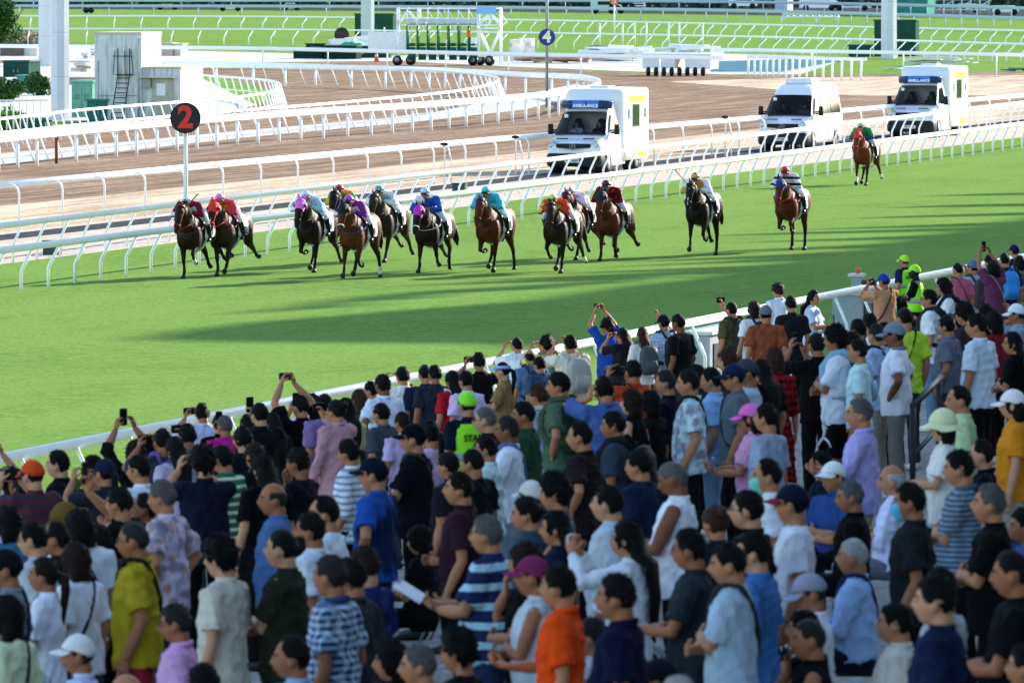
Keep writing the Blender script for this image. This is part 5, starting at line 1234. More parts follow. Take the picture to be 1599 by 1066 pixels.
horse(292, 434, 'd', 'skbB', 'dark bay horse with red reins, leftmost of the field', 'jockey in white and maroon silks and a white cap with pink star', bridle='#8f2a22', breast='#7b241f', num='7', seed=1, white=(1,), jk=dict(top='#7a1f3c', tk='spots', tc2='#e6e4ea', tsc=4, cap='#e8e4ea/#c23f8a', bottom='#c9dcc6', whip=(-.6, .2, .6)))
horse(344, 430, 'g', 'sKfB', 'dark horse with a bright red hood and bridle, second from the left', 'jockey in pink-red and orange silks with a pink cap, second from the left', hood='#d8352b', bridle='#d8352b', breast='#8e2420', num='12', seed=2, blaze=True, jk=dict(top='#cf3f52', tk='spots', tc2='#df8a2e', tsc=4, cap='#df7fcb'))
horse(478, 424, 'k', 'Ksfb', 'near-black horse with a bright pink hood', 'jockey in pale blue silks on the pink-hooded horse', hood='#e06fd0', num='4', seed=3, jk=dict(top='#a9c9dc', tk='spots', tc2='#e9eef2', tsc=4, cap='#bfe0ea/#d3465a', bottom='#dfe3e6'))
horse(530, 414, 'k', 'KkwB', 'very dark horse half hidden behind the front bay, third rank', 'jockey in green and yellow silks with a red cap, behind the magenta-capped rider', num='3', seed=4, neck=.06, jk=dict(top='#d5a43c', tk='spots', tc2='#4d9a54', tsc=5, cap='#c8302c'))
horse(545, 436, 'b', 'rcfw', 'bright bay horse with dark blinkers and a white noseband, nearest of the group', 'jockey in magenta and purple silks with a magenta cap, nearest of the group', hood='#14161c', noseband='#e0e2e6', breast='#3d4b86', num='9', seed=5, white=(3,), jk=dict(top='#7d2f8d', tk='spots', tc2='#e3dfe8', tsc=4, cap='#c23fc0'))
horse(592, 408, 'g', 'krBb', 'grey-brown horse at the back of the cluster with one hind leg thrown out', 'jockey in white silks with a teal and white striped cap, rear of the cluster', num='2', seed=6, jk=dict(top='#dfe6ea', tk='spots', tc2='#9fb9c4', tsc=5, cap='#4f9aa6/#e4efef', bottom='#dfe2e4'))
horse(662, 424, 'd', 'rbBu', 'dark brown horse with a magenta hood and white breast strap', 'jockey in royal blue and white silks with a pale blue cap', hood='#c837b4', hoodeye='#1a1418', noseband='#dfe0e4', breast='#c9c6c0', num='6', seed=7, neck=-.10, jk=dict(top='#2c4fb0', tk='spots', tc2='#e6ebf5', tsc=3, cap='#a9c8f0/#e8eef8', bend=.80, whip=(.5, -.8, .2)))
horse(757, 424, 'c', 'Ksfw', 'reddish chestnut-bay horse without a hood, middle of the field', 'jockey in turquoise silks and turquoise cap, middle of the field', num='10', seed=8, blaze=False, jk=dict(top='#46b3c6', tk='plain', cap='#4cc0d0', bottom='#e6e8ea', bend=.9))
horse(862, 425, 'd', 'ksfb', 'dark bay horse under the yellow-capped rider, head held low and turned', 'jockey in red and yellow vest with a pale yellow-green cap', num='8', seed=9, neck=-.06, hyaw=.15, white=(3,), jk=dict(top='#d1482c', tk='spots', tc2='#d9cf5c', tsc=4, cap='#cfd873', bottom='#e3e3ea', bend=1.1))
horse(890, 404, 'c', 'crbB', 'brown horse mostly hidden behind the yellow-capped rider', 'jockey in white and pink silks, crouched behind the yellow-capped rider', num='11', seed=10, jk=dict(top='#ead9e6', tk='spots', tc2='#d877b8', tsc=3, cap='#dccfe2/#cf5fb0', bend=1.15))
horse(944, 406, 'c', 'rcuB', 'bay horse with dark blinkers on the right of the yellow-capped rider', 'jockey in dark red chequered silks with a maroon cap', hood='#1b2230', num='13', seed=11, neck=.03, jk=dict(top='#5c1420', tk='spots', tc2='#9c2a34', tsc=8, cap='#5d1626/#16121a', bottom='#dde0e2', bend=.85))
horse(1083, 400, 'k', 'rcbs', 'dark bay horse third from the right, without a hood', 'jockey in white silks with gold yoke, gold cap with dark star', num='14', seed=12, blaze=True, jk=dict(top='#e4e6e8', tk='spots', tc2='#c29a3e', tsc=2.5, cap='#d5a548/#2b2620', bend=.95, whip=(.55, .1, .7)))
horse(1222, 392, 'b', 'Kkss', 'bay horse with a blue hood, white-ringed eye cups and red tack', 'jockey in white silks with black hoops and a red cap, second from the right', hood='#20356e', hoodeye='#d9dde6', bridle='#b32a28', breast='#a52825', num='5', seed=13, neck=-.02, jk=dict(top='#e3e1ea', tk='stripe', tc2='#232233', tsc=7, cap='#c02a30', bend=.85, whip=(.5, -.8, -.2)))
horse(1341, 289, 'r', 'rsfb', 'chestnut horse with a red hood far behind the field, rightmost', 'jockey in green silks with a pale cap, rightmost and farthest back', hood='#d2372c', bridle='#c03028', num='1', seed=14, white=(0, 3), jk=dict(top='#1f8a5c', tk='stripe', tc2='#35507c', tsc=3, cap='#c8c79a/#2c8a5c', bend=.85, whip=(-.5, -.3, -.6)))
# drivers and passengers behind the windscreens
def rider_in(vanroot, sx, seed, top, label, driver=False, skin=0, female=False):
    M_ = Matrix.Translation(vanroot.location) @ Matrix.Rotation(vanroot.rotation_euler[2], 4, 'Z'); p = M_ @ Vector((sx*.42, .98, .14))
    r_ = empty('person', p, vanroot.rotation_euler[2], label, 'person', 'people inside the vehicles'); r_.scale = (.98,)*3
    ar = [((.16, .46, 1.24), (1, -.4, -1), (-.2, 1, .3), (-.3, 0, -1), .9)]*2 if driver else None
    person(r_, 'b', seed, False, female, 0, 'N' if female else 'S', 'k', top, seated=True, skin=skin, arms=ar)
rider_in(amb1, 1, 401, '#c3cbd8', 'driver in pale shirt seated at the wheel of the nearest ambulance', True)
rider_in(amb1, -1, 402, '#23262c', 'passenger in dark top seated in the nearest ambulance', False, 3)
rider_in(van2, 1, 403, '#3a2c34', 'driver in dark maroon top at the wheel of the plain white van', True, 1)
rider_in(van2, -1, 404, '#5a5f66', 'passenger in grey top in the plain white van', False, 0)
rider_in(amb3, 1, 405, '#2b3040', 'driver in dark top at the wheel of the rear ambulance', True, 1)
rider_in(amb3, -1, 406, '#3c4a4a', 'passenger in grey-green top in the rear ambulance', False, 0)
# ================================================================== THE CROWD
BK, NV, WH, GY, DG, LB = '#14161a', '#181f36', '#dde1e8', '#717a84', '#3a3f45', '#a6bdd6'
F = dict
CROWD = [
# x, y of the crown of the head in the photograph, pose, turn, hair, hair colour, top, bottom, options, label
# ---- along the rail, left to right
(12, 728, 'u', 60, 'L', 'd', '#c9c3d8', BK, F(f=1, ph='t'), 'woman in pale lilac at the left edge raising a turquoise-cased phone'),
(38, 737, 'p', 55, 'L', 'd', WH, BK, F(f=1, ph='k', tl=.5), 'woman with very long dark hair in white beside the red cap, phone raised'),
(54, 718, 'p', 55, 'S', 'k', '#5c2f36', BK, F(cap='C#d2451f', tk='stripe', tc2='#3a3a48', tsc=14, cam=1), 'person in orange-red cap and maroon striped top with camera'),
(95, 701, 'd', 15, 'S', 'k', BK, BK, F(h=1.74), 'man in black tee in profile between red cap and white rail post'),
(149, 709, 'b', 10, 'P', 'k', BK, BK, F(f=1, tl=.3, sl='n'), 'woman in black dress with white shoulder strap and low ponytail'),
(167, 716, 'p', 45, 'P', 'k', '#2b2f39', BK, F(f=1, cap='C#1b2540'), 'woman in navy cap just behind the black-dressed ponytail woman'),
(214, 687, 'u', 55, 'N', 'n', BK, BK, F(f=1, ph='k', sl='h'), 'brown-haired woman with black sleeves holding her phone above the rail'),
(221, 709, 'b', 30, 'S', 'k', WH, DG, F(sg='#2a2422'), 'person in white tee with black and orange strap down the back'),
(255, 668, 'p', 60, 'S', 'k', '#2f3c48', BK, F(bp='#5a3f8c', ph='k'), 'person wearing a bright purple backpack near the rail'),
(275, 681, 'd', 60, 'L', 'd', '#b9a9c2', BK, F(f=1), 'dark-haired woman tucked right behind the purple backpack'),
(294, 660, 'P', 65, 'S', 'k', '#6a6258', DG, F(ph='k'), 'man in grey-brown tee with phone held above his head, left of grey-blue tee'),
(317, 628, 'p', 68, 'S', 'k', '#b5b9d6', DG, F(ph='k', h=1.76), 'tall man in pale lavender tee filming over the rail'),
(352, 648, 'P', 60, 'G', 'g', '#b0267c', BK, F(f=1, ph='k'), 'grey-haired woman in magenta reaching her phone up'),
(343, 646, 'd', 70, 'S', 'k', BK, BK, F(h=1.6), 'small dark-haired person behind the magenta top'),
(387, 646, 'd', 70, 'L', 'd', '#20242e', BK, F(f=1, h=1.58), 'long-haired woman low beside the black tee back'),
(407, 628, 'P', 65, 'S', 'k', '#171a22', DG, F(ph='k', h=1.75), 'broad man in black-navy tee holding a phone sideways over the rail'),
(428, 643, 'd', 60, 'L', 'k', '#23262d', BK, F(f=1, h=1.6), 'dark-haired woman at the right shoulder of the broad black tee'),
(471, 616, 'u', 55, 'S', 'k', '#131417', BK, F(ph='k', h=1.73), 'man in black with both arms high framing a phone'),
(489, 613, 'p', 60, 'S', 'k', '#c9b9dc', GY, F(ph='k'), 'person in white and lilac top filming just right of the raised arms'),
(509, 614, 'd', 60, 'S', 'k', '#7f6d9c', GY, F(), 'dark-haired person in mauve next to the pink dress'),
(527, 623, 'P', 50, 'O', 'd', '#b98a90', '#b98a90', F(f=1, bk='dress', sl='l', ph='k', h=1.68), 'woman in long dusty pink dress with hair bun'),
(542, 620, 'd', 60, 'L', 'k', '#b5b07c', GY, F(f=1, h=1.64), 'woman in olive-yellow top right of the pink dress'),
(562, 607, 'd', 65, 'L', 'r', '#8d8f94', '#b9c4cc', F(f=1, tk='stripe', tc2='#5d6068', tsc=16, tl=.55), 'woman with very long auburn hair and grey striped top'),
(582, 594, 'd', 30, 'S', 'k', '#c52a30', DG, F(h=1.66), 'young man in red tee beside the auburn-haired woman'),
(600, 583, 'K', 42, 'S', 'k', '#d9deea', '#191c28', F(h=1.78, skin=2, ph='k'), 'sturdy man in white tee and dark trousers, arm on hip, back turned'),
(630, 571, 'p', 68, 'S', 'k', '#e2e0da', DG, F(sg='#1b1b1e', h=1.76), 'man in off-white tee with thin black strap across the back'),
(665, 567, 'd', 70, 'Z', 'k', '#1d2942', DG, F(h=1.75), 'crop-haired man in navy tee with small shoulder badge'),
(680, 569, 'd', 70, 'S', 'k', '#2b303c', DG, F(), 'dark-haired person just behind the crop-haired navy tee'),
(708, 578, 'd', 65, 'L', 'k', '#b01c28', '#5c7a9c', F(f=1, tl=.42, sg='#d4cfc4', pc='#d4cfc4'), 'woman with long black curls, red top, denim shorts and white tote'),
(729, 578, 'd', 60, 'S', 'k', '#cdb6dc', GY, F(f=1), 'woman with short dark hair in lilac beside the lime cap'),
(731, 611, 'd', 60, 'S', 'k', '#1a2036', BK, F(f=0, vest=1, cap='C#8ee83c', h=1.66), 'steward in lime cap and hi-vis vest with his back turned, middle of the crowd'),
(749, 549, 'p', 65, 'S', 'k', '#17181d', BK, F(ph='k', h=1.76), 'man in black top at the rail above the lime cap'),
(788, 563, 'b', 8, 'P', 'k', '#8a6f45', DG, F(f=1, cap='V#8fb0e6', ph='k', hy=0), 'woman in tan tee with pale blue visor and high ponytail'),
(809, 526, 'p', 60, 'S', 'k', '#e4e6ea', GY, F(bp='#c2cbd8', h=1.76), 'person in bright white tee with a pale grey backpack at the rail'),
(829, 543, 'd', 65, 'B', 'k', '#5d7896', DG, F(bp='#232c44', h=1.66), 'balding man with navy backpack between white and yellow tees'),
(844, 556, 'd', 60, 'S', 'k', '#3f4f68', DG, F(h=1.55), 'short child-height person below the yellow tee'),
(855, 524, 'p', 60, 'M', 'k', '#d7dc62', DG, F(bp='#5b625a', h=1.74), 'person in bright yellow tee with grey-green backpack'),
(892, 522, 'p', 65, 'S', 'k', '#e0d8c4', '#c9bfae', F(bp='#a9a296', h=1.76), 'man in cream shirt with a beige-grey bag at the rail'),
(950, 497, 'u', 55, 'M', 'k', '#23479c', DG, F(ph='k', h=1.76), 'man in royal blue polo with both elbows out, phone in front'),
(974, 511, 'p', 62, 'L', 'k', '#26262b', BK, F(f=1, tl=.4, ph='k'), 'woman with straight black hair right of the royal blue polo'),
(1004, 510, 'd', 65, 'L', 'r', '#d9d4cc', BK, F(f=1, tl=.45, bp='#474b50'), 'woman with wavy auburn hair carrying a charcoal backpack'),
(1038, 491, 'q', 55, 'S', 'k', '#9ec0da', '#8d98a4', F(cap='C#1d2027', tk='plaid', tc2='#e6ecf2', tsc=22, bp='#2b3138', h=1.76), 'man in pale blue check shirt, dark cap and black rucksack'),
(1062, 489, 'd', 35, 'S', 'k', '#1b1c20', DG, F(h=1.78, skin=2), 'man in black tee looking left beside the check shirt rucksack'),
(1144, 471, 'q', 45, 'S', 'k', '#57522e', DG, F(bp='#23262a', ph='k', h=1.74), 'man in olive tee with dark backpack holding a phone out to the left'),
(1179, 470, 'd', 62, 'N', 'n', '#e2e2e2', DG, F(bp='#191b20', h=1.72), 'brown-haired person in white with a small black backpack'),
(1196, 476, 'd', 75, 'S', 'k', '#8c4a30', DG, F(cap='C#6d737b'), 'person in grey cap and rust top behind the white-shirted group'),
(1216, 443, 'd', 55, 'M', 'n', '#dbe3f0', '#c0b79e', F(col=1, h=1.80), 'tall curly-haired man in crisp white shirt at the rail'),
(1236, 461, 'd', 70, 'S', 'k', '#23262c', BK, F(), 'dark-haired person hidden behind the tall white shirt'),
(1268, 452, 'b', -160, 'L', 'd', '#b9c8de', '#b9c8de', F(f=1, bk='dress', ph='k', tl=.35, h=1.70), 'long-haired woman in pale blue dress turned to the right'),
(1382, 427, 'p', 55, 'S', 'k', '#b98a62', DG, F(cap='C#1f3f94', sg='#1c1c1f', cam=1, h=1.76), 'man in tan shirt and blue cap photographing the race'),
(1413, 398, 'd', 50, 'S', 'k', '#1c2a55', BK, F(vest=1, cap='C#b8ee3c', h=1.76), 'steward in navy top and hi-vis vest, farther of the pair by the rail'),
(1430, 413, 'x', 10, 'S', 'k', '#14161c', BK, F(vest=1, cap='C#a6e63a', skin=4, h=1.76), 'dark-skinned steward in lime cap and vest, arms folded, by the rail'),
(1497, 409, 'd', 55, 'Z', 'k', '#b96070', DG, F(sg='#5c2f3a', h=1.76), 'man in coral pink polo with strap across the back'),
(1521, 405, 'p', 62, 'S', 'k', '#9fb8d2', DG, F(cap='C#5a6d86', bp='#3b3234', h=1.75), 'man in grey-blue cap with a big dark brown backpack'),
(1553, 407, 'u', 55, 'N', 'k', '#6b3450', '#6b3450', F(f=1, bk='dress', ph='k', sg='#b07a62', h=1.70), 'woman in long plum dress raising her phone'),
(1570, 394, 'd', 70, 'S', 'k', '#1d2748', BK, F(bp='#2f86c9', h=1.76), 'person with a vivid blue backpack near the right edge'),
(1585, 382, 'd', 65, 'S', 'k', '#27304a', BK, F(cap='C#18224a', h=1.76), 'man in navy cap, highest figure at the right edge'),
(1594, 399, 'd', 60, 'N', 'k', '#8a8468', BK, F(f=1, tk='camo', tc2='#4f4c3a', tsc=14), 'woman in camouflage top at the right edge'),
(1546, 397, 'd', 65, 'S', 'k', '#39404c', BK, F(), 'dark-haired person half hidden left of the blue backpack'),
(1477, 434, 'b', -5, 'N', 'k', '#dfe1e4', DG, F(f=1, bp='#22252b', h=1.68), 'short-haired woman in white tee with dark straps, beside coral polo'),
(1454, 451, 'd', 15, 'S', 'k', '#dfe2e6', '#5f7590', F(bp='#20242a', gl=1, h=1.70), 'man in white tee and jeans with black backpack facing left'),
# ---- second and third ranks
(381, 663, 'd', 65, 'S', 'k', '#161b26', DG, F(sg='#8c8a85', pc='#8c8a85', h=1.72), 'man in black tee with a grey sling bag on his back'),
(351, 694, 'd', 25, 'S', 'k', '#2c6b50', DG, F(tk='stripe', tc2='#cfd8b8', tsc=14, gl=1, h=1.64), 'youth in green striped tee and glasses'),
(400, 690, 'd', 60, 'L', 'n', '#1d1e22', BK, F(f=1, h=1.60), 'brown-haired woman low between two black tees'),
(319, 697, 'p', 72, 'M', 'k', '#1a2034', BK, F(h=1.76, fat=.15), 'large man in dark navy shirt with both elbows spread, left part of crowd'),
(414, 707, 'd', 62, 'L', 'k', '#14151a', BK, F(f=1, tl=.5, h=1.70), 'woman in black with very long straight hair seen from behind'),
(470, 697, 'm', 22, 'S', 'd', '#191d29', BK, F(h=1.72), 'man in dark navy tee with a hand at his chin'),
(548, 684, 'd', 22, 'P', 'k', '#e3e9ef', BK, F(f=1, tk='stripe', tc2='#8d9cb0', tsc=18, sl='h', tl=.25), 'woman in white knitted top with grey stripes, hair tied back'),
(588, 714, 'K', 25, 'S', 'k', '#1f4fa0', '#232f45', F(cap='C#121c30', h=1.74, tk='camo', tc2='#1a2a52', tsc=2), 'man in navy cap and blue sports top, hands on hips'),
(630, 642, 'd', 55, 'S', 'n', '#bda6cf', DG, F(h=1.50), 'boy in lilac tee in front of the white-shirted man'),
(650, 661, 'b', 18, 'S', 'k', '#141824', BK, F(cap='C#10141f', sg='#3b4030', ph='k', h=1.76), 'man in black cap and black tee looking down his phone'),
(673, 656, 'd', 30, 'P', 'k', '#c9a8cc', GY, F(f=1, h=1.64), 'ponytailed woman in pink-lilac behind the black cap man'),
(704, 704, 'd', 20, 'S', 'd', '#22242c', BK, F(h=1.60), 'dark-haired person low behind the maroon shirt'),
(722, 734, 'w', 12, 'S', 'k', '#3a1d2c', BK, F(h=1.74, fat=.1), 'man in dark maroon shirt with bent arms, black trousers'),
(762, 632, 'x', 12, 'Z', 'g', '#1b1b22', BK, F(gl=2, h=1.74, fat=.15), 'grey-cropped man in sunglasses and black tee'),
(763, 679, 'x', 10, 'S', 'k', '#bcd8d4', GY, F(f=1, h=1.58), 'short-haired woman in pale mint blouse'),
(797, 648, 'b', 8, 'G', 'm', '#dfe5ef', '#6f8690', F(skin=2, sg='#5a6f9a', pc='#7d8fb8', h=1.72), 'tanned man in white tee with patterned blue bag'),
(822, 625, 'd', 18, 'G', 'd', '#2f4a34', DG, F(skin=1, h=1.74, fat=.1), 'man in dark green tee, greying temples'),
(844, 598, 'd', 25, 'S', 'r', '#a3b9d1', DG, F(bp='#b3aa9c', h=1.66), 'brown-haired person in pale blue with beige pack'),
(877, 579, 'K', 22, 'S', 'k', '#4b6650', '#4d5a3e', F(bp='#3c4a34', h=1.82), 'tall man in sage green tee with olive backpack, hand on hip'),
(910, 656, 'K', 18, 'R', 'd', '#2c2226', BK, F(h=1.74, col=1), 'man in dark brown polo with receding hair'),
(945, 586, 'e', 60, 'S', 'k', '#46619c', '#2b3d68', F(h=1.76, poses='ee'), 'man in slate blue tee with both hands up at his head'),
(990, 561, 'p', 60, 'S', 'k', '#b3421f', BK, F(sg='#231a18', cam=1, h=1.68), 'person in rust-orange top with black crossing straps and camera'),
(990, 608, 'd', 30, 'N', 'n', '#15161a', BK, F(f=1, sl='n'), 'woman with brown bob and black sleeveless top'),
(1018, 610, 'd', 35, 'N', 'k', '#1a1b20', BK, F(f=1, h=1.60), 'black-bobbed woman behind the brown-bobbed one'),
(1043, 576, 'm', 15, 'G', 'm', '#161c33', BK, F(ph='g', h=1.76, fat=.15), 'grey-haired man in navy with a gold phone raised'),
(1079, 575, 'd', 8, 'G', 'd', '#bcd4dc', '#17181c', F(tk='floral', tc2='#8aa9b8', tsc=14, sg='#15161a', h=1.74, fat=.12, col=1), 'man in pale leafy patterned shirt with black sling bag'),
(1115, 572, 'd', 15, 'S', 'k', '#8fb3dd', '#7f9cc0', F(h=1.72), 'young man in sky blue tee right of the leafy shirt'),
(1090, 568, 'd', 40, 'S', 'k', '#2b2e34', BK, F(h=1.66), 'dark-haired head between the leafy shirt and the sky blue tee'),
(1150, 568, 'd', 0, 'S', 'k', '#5d6a72', BK, F(cap='C#1c2748', gl=2, sg='#2a2d32', h=1.74), 'man in navy cap and sunglasses, grey tee'),
(1170, 560, 'd', 5, 'S', 'k', '#aebccc', BK, F(cap='C#39434f', h=1.76), 'man in charcoal cap and pale grey tee just behind the sunglasses'),
(1140, 545, 'x', -5, 'N', 'r', '#2b2326', BK, F(f=1), 'auburn-haired woman above the navy cap and sunglasses'),
(1178, 630, 'b', 5, 'N', 'd', '#c690b4', BK, F(f=1, cap='C#e069b8', ph='v', h=1.66), 'woman in bright pink cap and pink top holding a violet phone'),
(1200, 628, 'd', 30, 'S', 'k', '#93a2ba', GY, F(f=1, h=1.70), 'black-bobbed woman in grey-blue behind the pink cap'),
(1192, 560, 'd', 50, 'L', 'k', '#1c1d22', BK, F(f=1), 'long black hair beside the red plaid dress'),
(1211, 543, 'd', 62, 'N', 'r', '#9a1c22', '#9a1c22', F(f=1, bk='dress', tk='plaid', tc2='#17141c', tsc=13, sl='h', h=1.70), 'auburn-haired woman in long red and black plaid dress'),
(1277, 519, 'p', 60, 'S', 'd', '#16171b', BK, F(ph='k', h=1.76), 'man in black shirt and trousers filming, beside the white tee backpack'),
(1309, 509, 'x', 10, 'M', 'k', '#dfe3ee', '#121318', F(bp='#7fb0bf', bk='s', h=1.84, jump=1), 'tall youth in white tee, pale blue backpack and black shorts with white figure'),
(1343, 528, 'd', 12, 'G', 'd', '#bfe0e4', '#8a8274', F(h=1.72), 'man in pale aqua tee right behind the pale blue backpack'),
(1334, 517, 'd', 10, 'S', 'k', '#33363d', BK, F(), 'dark-haired person glimpsed behind the aqua tee'),
(1371, 504, 'd', 25, 'R', 'm', '#9db8d6', '#8d8577', F(sg='#131418', pc='#131418', h=1.74, mask='#d9e4ea'), 'balding man in light blue shirt with a black shoulder bag'),
(1342, 497, 'd', 55, 'S', 'k', '#1f2227', BK, F(), 'dark head nearest the grey barrier, left one'),
(1360, 488, 'd', 60, 'S', 'k', '#24262c', BK, F(), 'dark head nearest the grey barrier, right one'),
(1384, 502, 'd', 40, 'S', 'd', '#3a2c2a', BK, F(), 'dark-haired person between light blue shirt and grey cap'),
(1401, 503, 'H', 12, 'S', 'k', '#e4e6ee', '#77736c', F(cap='C#6f8090', skin=2, h=1.78, col=1, under='#6f7a84', bk='tp'), 'man in grey cap, white polo and grey trousers, hand on hip'),
(1415, 478, 'd', 55, 'Z', 'k', '#b9dc3e', DG, F(sg='#121316', pc='#121316', h=1.78), 'man in lime green tee with a long black bag'),
(1481, 493, 'd', 20, 'S', 'k', '#6d7280', DG, F(h=1.62), 'short-haired person left of the magenta sleeve'),
(1504, 485, 'e', 5, 'N', 'k', '#d3379a', BK, F(f=1, h=1.62), 'woman in magenta tee with a hand raised to her hair'),
(1509, 474, 'd', 40, 'M', 'd', '#4a3c3c', BK, F(h=1.72), 'tousled dark head above the magenta tee'),
(1529, 488, 'd', 22, 'S', 'k', '#cdd8e4', '#15171c', F(bk='s', h=1.82), 'tall man in pale grey-blue tee and black shorts at right'),
(1541, 474, 'd', 40, 'L', 'k', '#1d1e22', BK, F(f=1), 'long dark hair behind the tall pale tee'),
(1555, 486, 'd', 35, 'N', 'k', '#7a1f2b', BK, F(f=1), 'dark-bobbed woman in deep red right of the tall pale tee'),
(1585, 517, 'x', 5, 'L', 'k', '#131417', BK, F(f=1, gl=1, tl=.3), 'woman in glasses and black tee near the right edge, arms folded'),
(1591, 474, 'e', 10, 'S', 'k', '#8f9db0', BK, F(f=1, cap='C#dde2ea'), 'person in white cap with arm raised at the right edge'),
# ---- middle ground
(191, 757, 'q', 25, 'S', 'k', '#15171d', BK, F(ph='k', h=1.76), 'man in black tee stretching a big dark phone forward, left'),
(258, 747, 'H', 22, 'G', 'g', '#cdbfd0', DG, F(tk='floral', tc2='#b98f86', tsc=12, h=1.80, fat=.25), 'grey-haired man in lilac floral shirt, arm akimbo'),
(231, 768, 'd', 5, 'R', 'd', '#30323a', BK, F(skin=2, h=1.66), 'dark-haired face just left of the grey floral-shirted man'),
(17, 790, 'd', 40, 'N', 'k', '#3f6f9c', BK, F(h=1.70), 'thick dark hair and blue collar at the left edge'),
(57, 813, 'd', 15, 'S', 'k', '#a9b2b8', DG, F(gl=1, h=1.74), 'man with glasses in light grey tee, left side'),
(92, 812, 'd', 10, 'R', 'd', '#20232c', BK, F(h=1.68, skin=1), 'balding man in dark top right of the grey tee glasses man'),
(127, 795, 'd', 55, 'N', 'k', '#d5dadf', DG, F(sg='#22252c', h=1.72), 'person with thick black hair and white top with dark strap'),
(106, 789, 'd', 40, 'S', 'k', '#3b3128', BK, F(cap='K#6b4f28', h=1.68), 'person in a tan brown hat between the left rows'),
(158, 818, 'd', 50, 'S', 'd', '#2a2d35', BK, F(h=1.58), 'dark head low between white top and black tee'),
(123, 847, 'd', 30, 'N', 'n', '#dfe4f2', DG, F(f=1, sg='#20222a', h=1.66, tl=.3), 'woman with brown shoulder-length hair, white tee and thin strap'),
(215, 811, 'd', 10, 'Z', 'm', '#a3911f', '#8c2233', F(gl=1, col=1, sg='#17181c', bk='s', h=1.78, fat=.12), 'man in mustard yellow polo and red shorts, glasses'),
(14, 857, 'd', 12, 'S', 'k', '#74828a', DG, F(cap='C#1a1b24', sg='#1a2034', h=1.72), 'man in dark cap and grey-green shirt at the left edge'),
(74, 868, 'x', 8, 'P', 'n', '#e0e6f4', '#a9b4c8', F(f=1, h=1.64, tl=.6), 'woman in white tee, arms folded, long ponytail'),
(432, 750, 'd', 5, 'B', 'm', '#4a6a98', '#3b4f72', F(sl='l', h=1.74, skin=1), 'bald man in denim blue shirt'),
(511, 772, 'd', 15, 'R', 'k', '#d9e2ea', DG, F(h=1.74), 'dark-haired man in white behind the bearded man'),
(490, 797, 'd', 12, 'S', 'k', '#ccd2dc', GY, F(beard=1, h=1.74, skin=1), 'bearded man in pale grey-white tee'),
(446, 822, 'x', 14, 'Z', 'k', '#2c3427', '#87a8c8', F(h=1.80, fat=.1), 'man in dark olive tee and light jeans'),
(350, 838, 'd', 18, 'M', 'k', '#c9c2b4', '#8c8a86', F(h=1.78), 'mop-haired youth in beige tee'),
(522, 864, 'd', 18, 'G', 'm', '#27456b', DG, F(tk='plaid', tc2='#b9cde2', tsc=24, h=1.76, fat=.12, col=1), 'greying man in blue and white check shirt'),
(574, 850, 'd', 25, 'S', 'n', '#1f2c62', DG, F(h=1.72), 'brown-haired man in deep blue polo'),
(552, 868, 'd', 20, 'S', 'd', '#35393d', BK, F(h=1.68), 'shadowy figure in charcoal between check shirt and blue polo'),
(766, 802, 'b', 12, 'G', 'g', '#22305c', '#2a3556', F(tk='stripe', tc2='#a9cfe0', tsc=8.5, pap=1, h=1.74, fat=.25), 'grey-haired man in navy and pale blue striped polo reading a paper'),
(828, 773, 'd', 12, 'P', 'k', '#33495c', DG, F(f=1, h=1.66), 'woman with hair clips in dusky blue'),
(834, 750, 'd', 40, 'S', 'k', '#5b5f66', BK, F(cap='C#c9c6bf', h=1.64), 'person in off-white cap seen from behind'),
(872, 740, 'd', 12, 'M', 'k', '#5f656d', BK, F(h=1.74), 'pale young man with thick black hair, grey tee'),
(873, 795, 'd', 8, 'L', 'k', '#1c2342', BK, F(f=1, sg='#a5805e', tl=.2, h=1.64), 'black-haired woman in navy with tan strap'),
(826, 846, 'm', 0, 'N', 'n', '#15161a', BK, F(f=1, h=1.64), 'brown-haired person in black, hand near the mouth'),
(838, 868, 'x', 5, 'P', 'k', '#b9c6cf', GY, F(f=1, cap='C#7a2a55', sl='n', h=1.66), 'woman in maroon cap and pale sleeveless top'),
(879, 878, 'B', 10, 'S', 'k', '#dc4712', BK, F(h=1.76, col=1), 'man in vivid orange polo'),
(963, 640, 'd', 18, 'S', 'k', '#37424f', '#20242e', F(bp='#121419', h=1.72, skin=1), 'man in slate tee with large black backpack'),
(955, 755, 'd', 14, 'S', 'k', '#b5c0cc', BK, F(h=1.74), 'young man in pale tee looking left, above the long-haired phone woman'),
(985, 811, 'p', 10, 'L', 'k', '#d3d9e2', BK, F(f=1, sl='l', ph='w', tl=.42, h=1.66), 'long-haired woman in white long sleeves raising a phone'),
(1058, 717, 'b', 6, 'Z', 'g', '#e3e7f0', '#14161c', F(sl='n', ph='w', skin=2, h=1.80, fat=.3, pt=-20), 'heavy man in white sleeveless vest looking at his phone'),
(1083, 822, 'b', 6, 'S', 'k', '#2b3338', '#191d26', F(gl=1, pap=1, h=1.76, skin=1), 'man in charcoal tee with glasses holding papers'),
(1120, 787, 'd', 45, 'O', 'r', '#262a33', BK, F(f=1, h=1.64), 'woman with auburn hair tied up in a bun'),
(1173, 763, 'd', 10, 'S', 'k', '#16171c', BK, F(gl=1, h=1.74), 'man with glasses in black left of the red-brimmed cap'),
(1203, 714, 'd', 5, 'R', 'd', '#e0e5ec', BK, F(mask='#6fd0b8', h=1.72), 'balding man in white polo and mint face mask'),
(1182, 827, 'd', 22, 'S', 'k', '#3f70ad', '#6b665e', F(h=1.74), 'man in mid blue tee and grey-brown trousers, bottom right of centre'),
(1145, 844, 'x', 15, 'S', 'k', '#a6bfd2', '#14161b', F(sg='#2a2d33', bk='s', h=1.76), 'person in powder blue tee with dark strap and black shorts'),
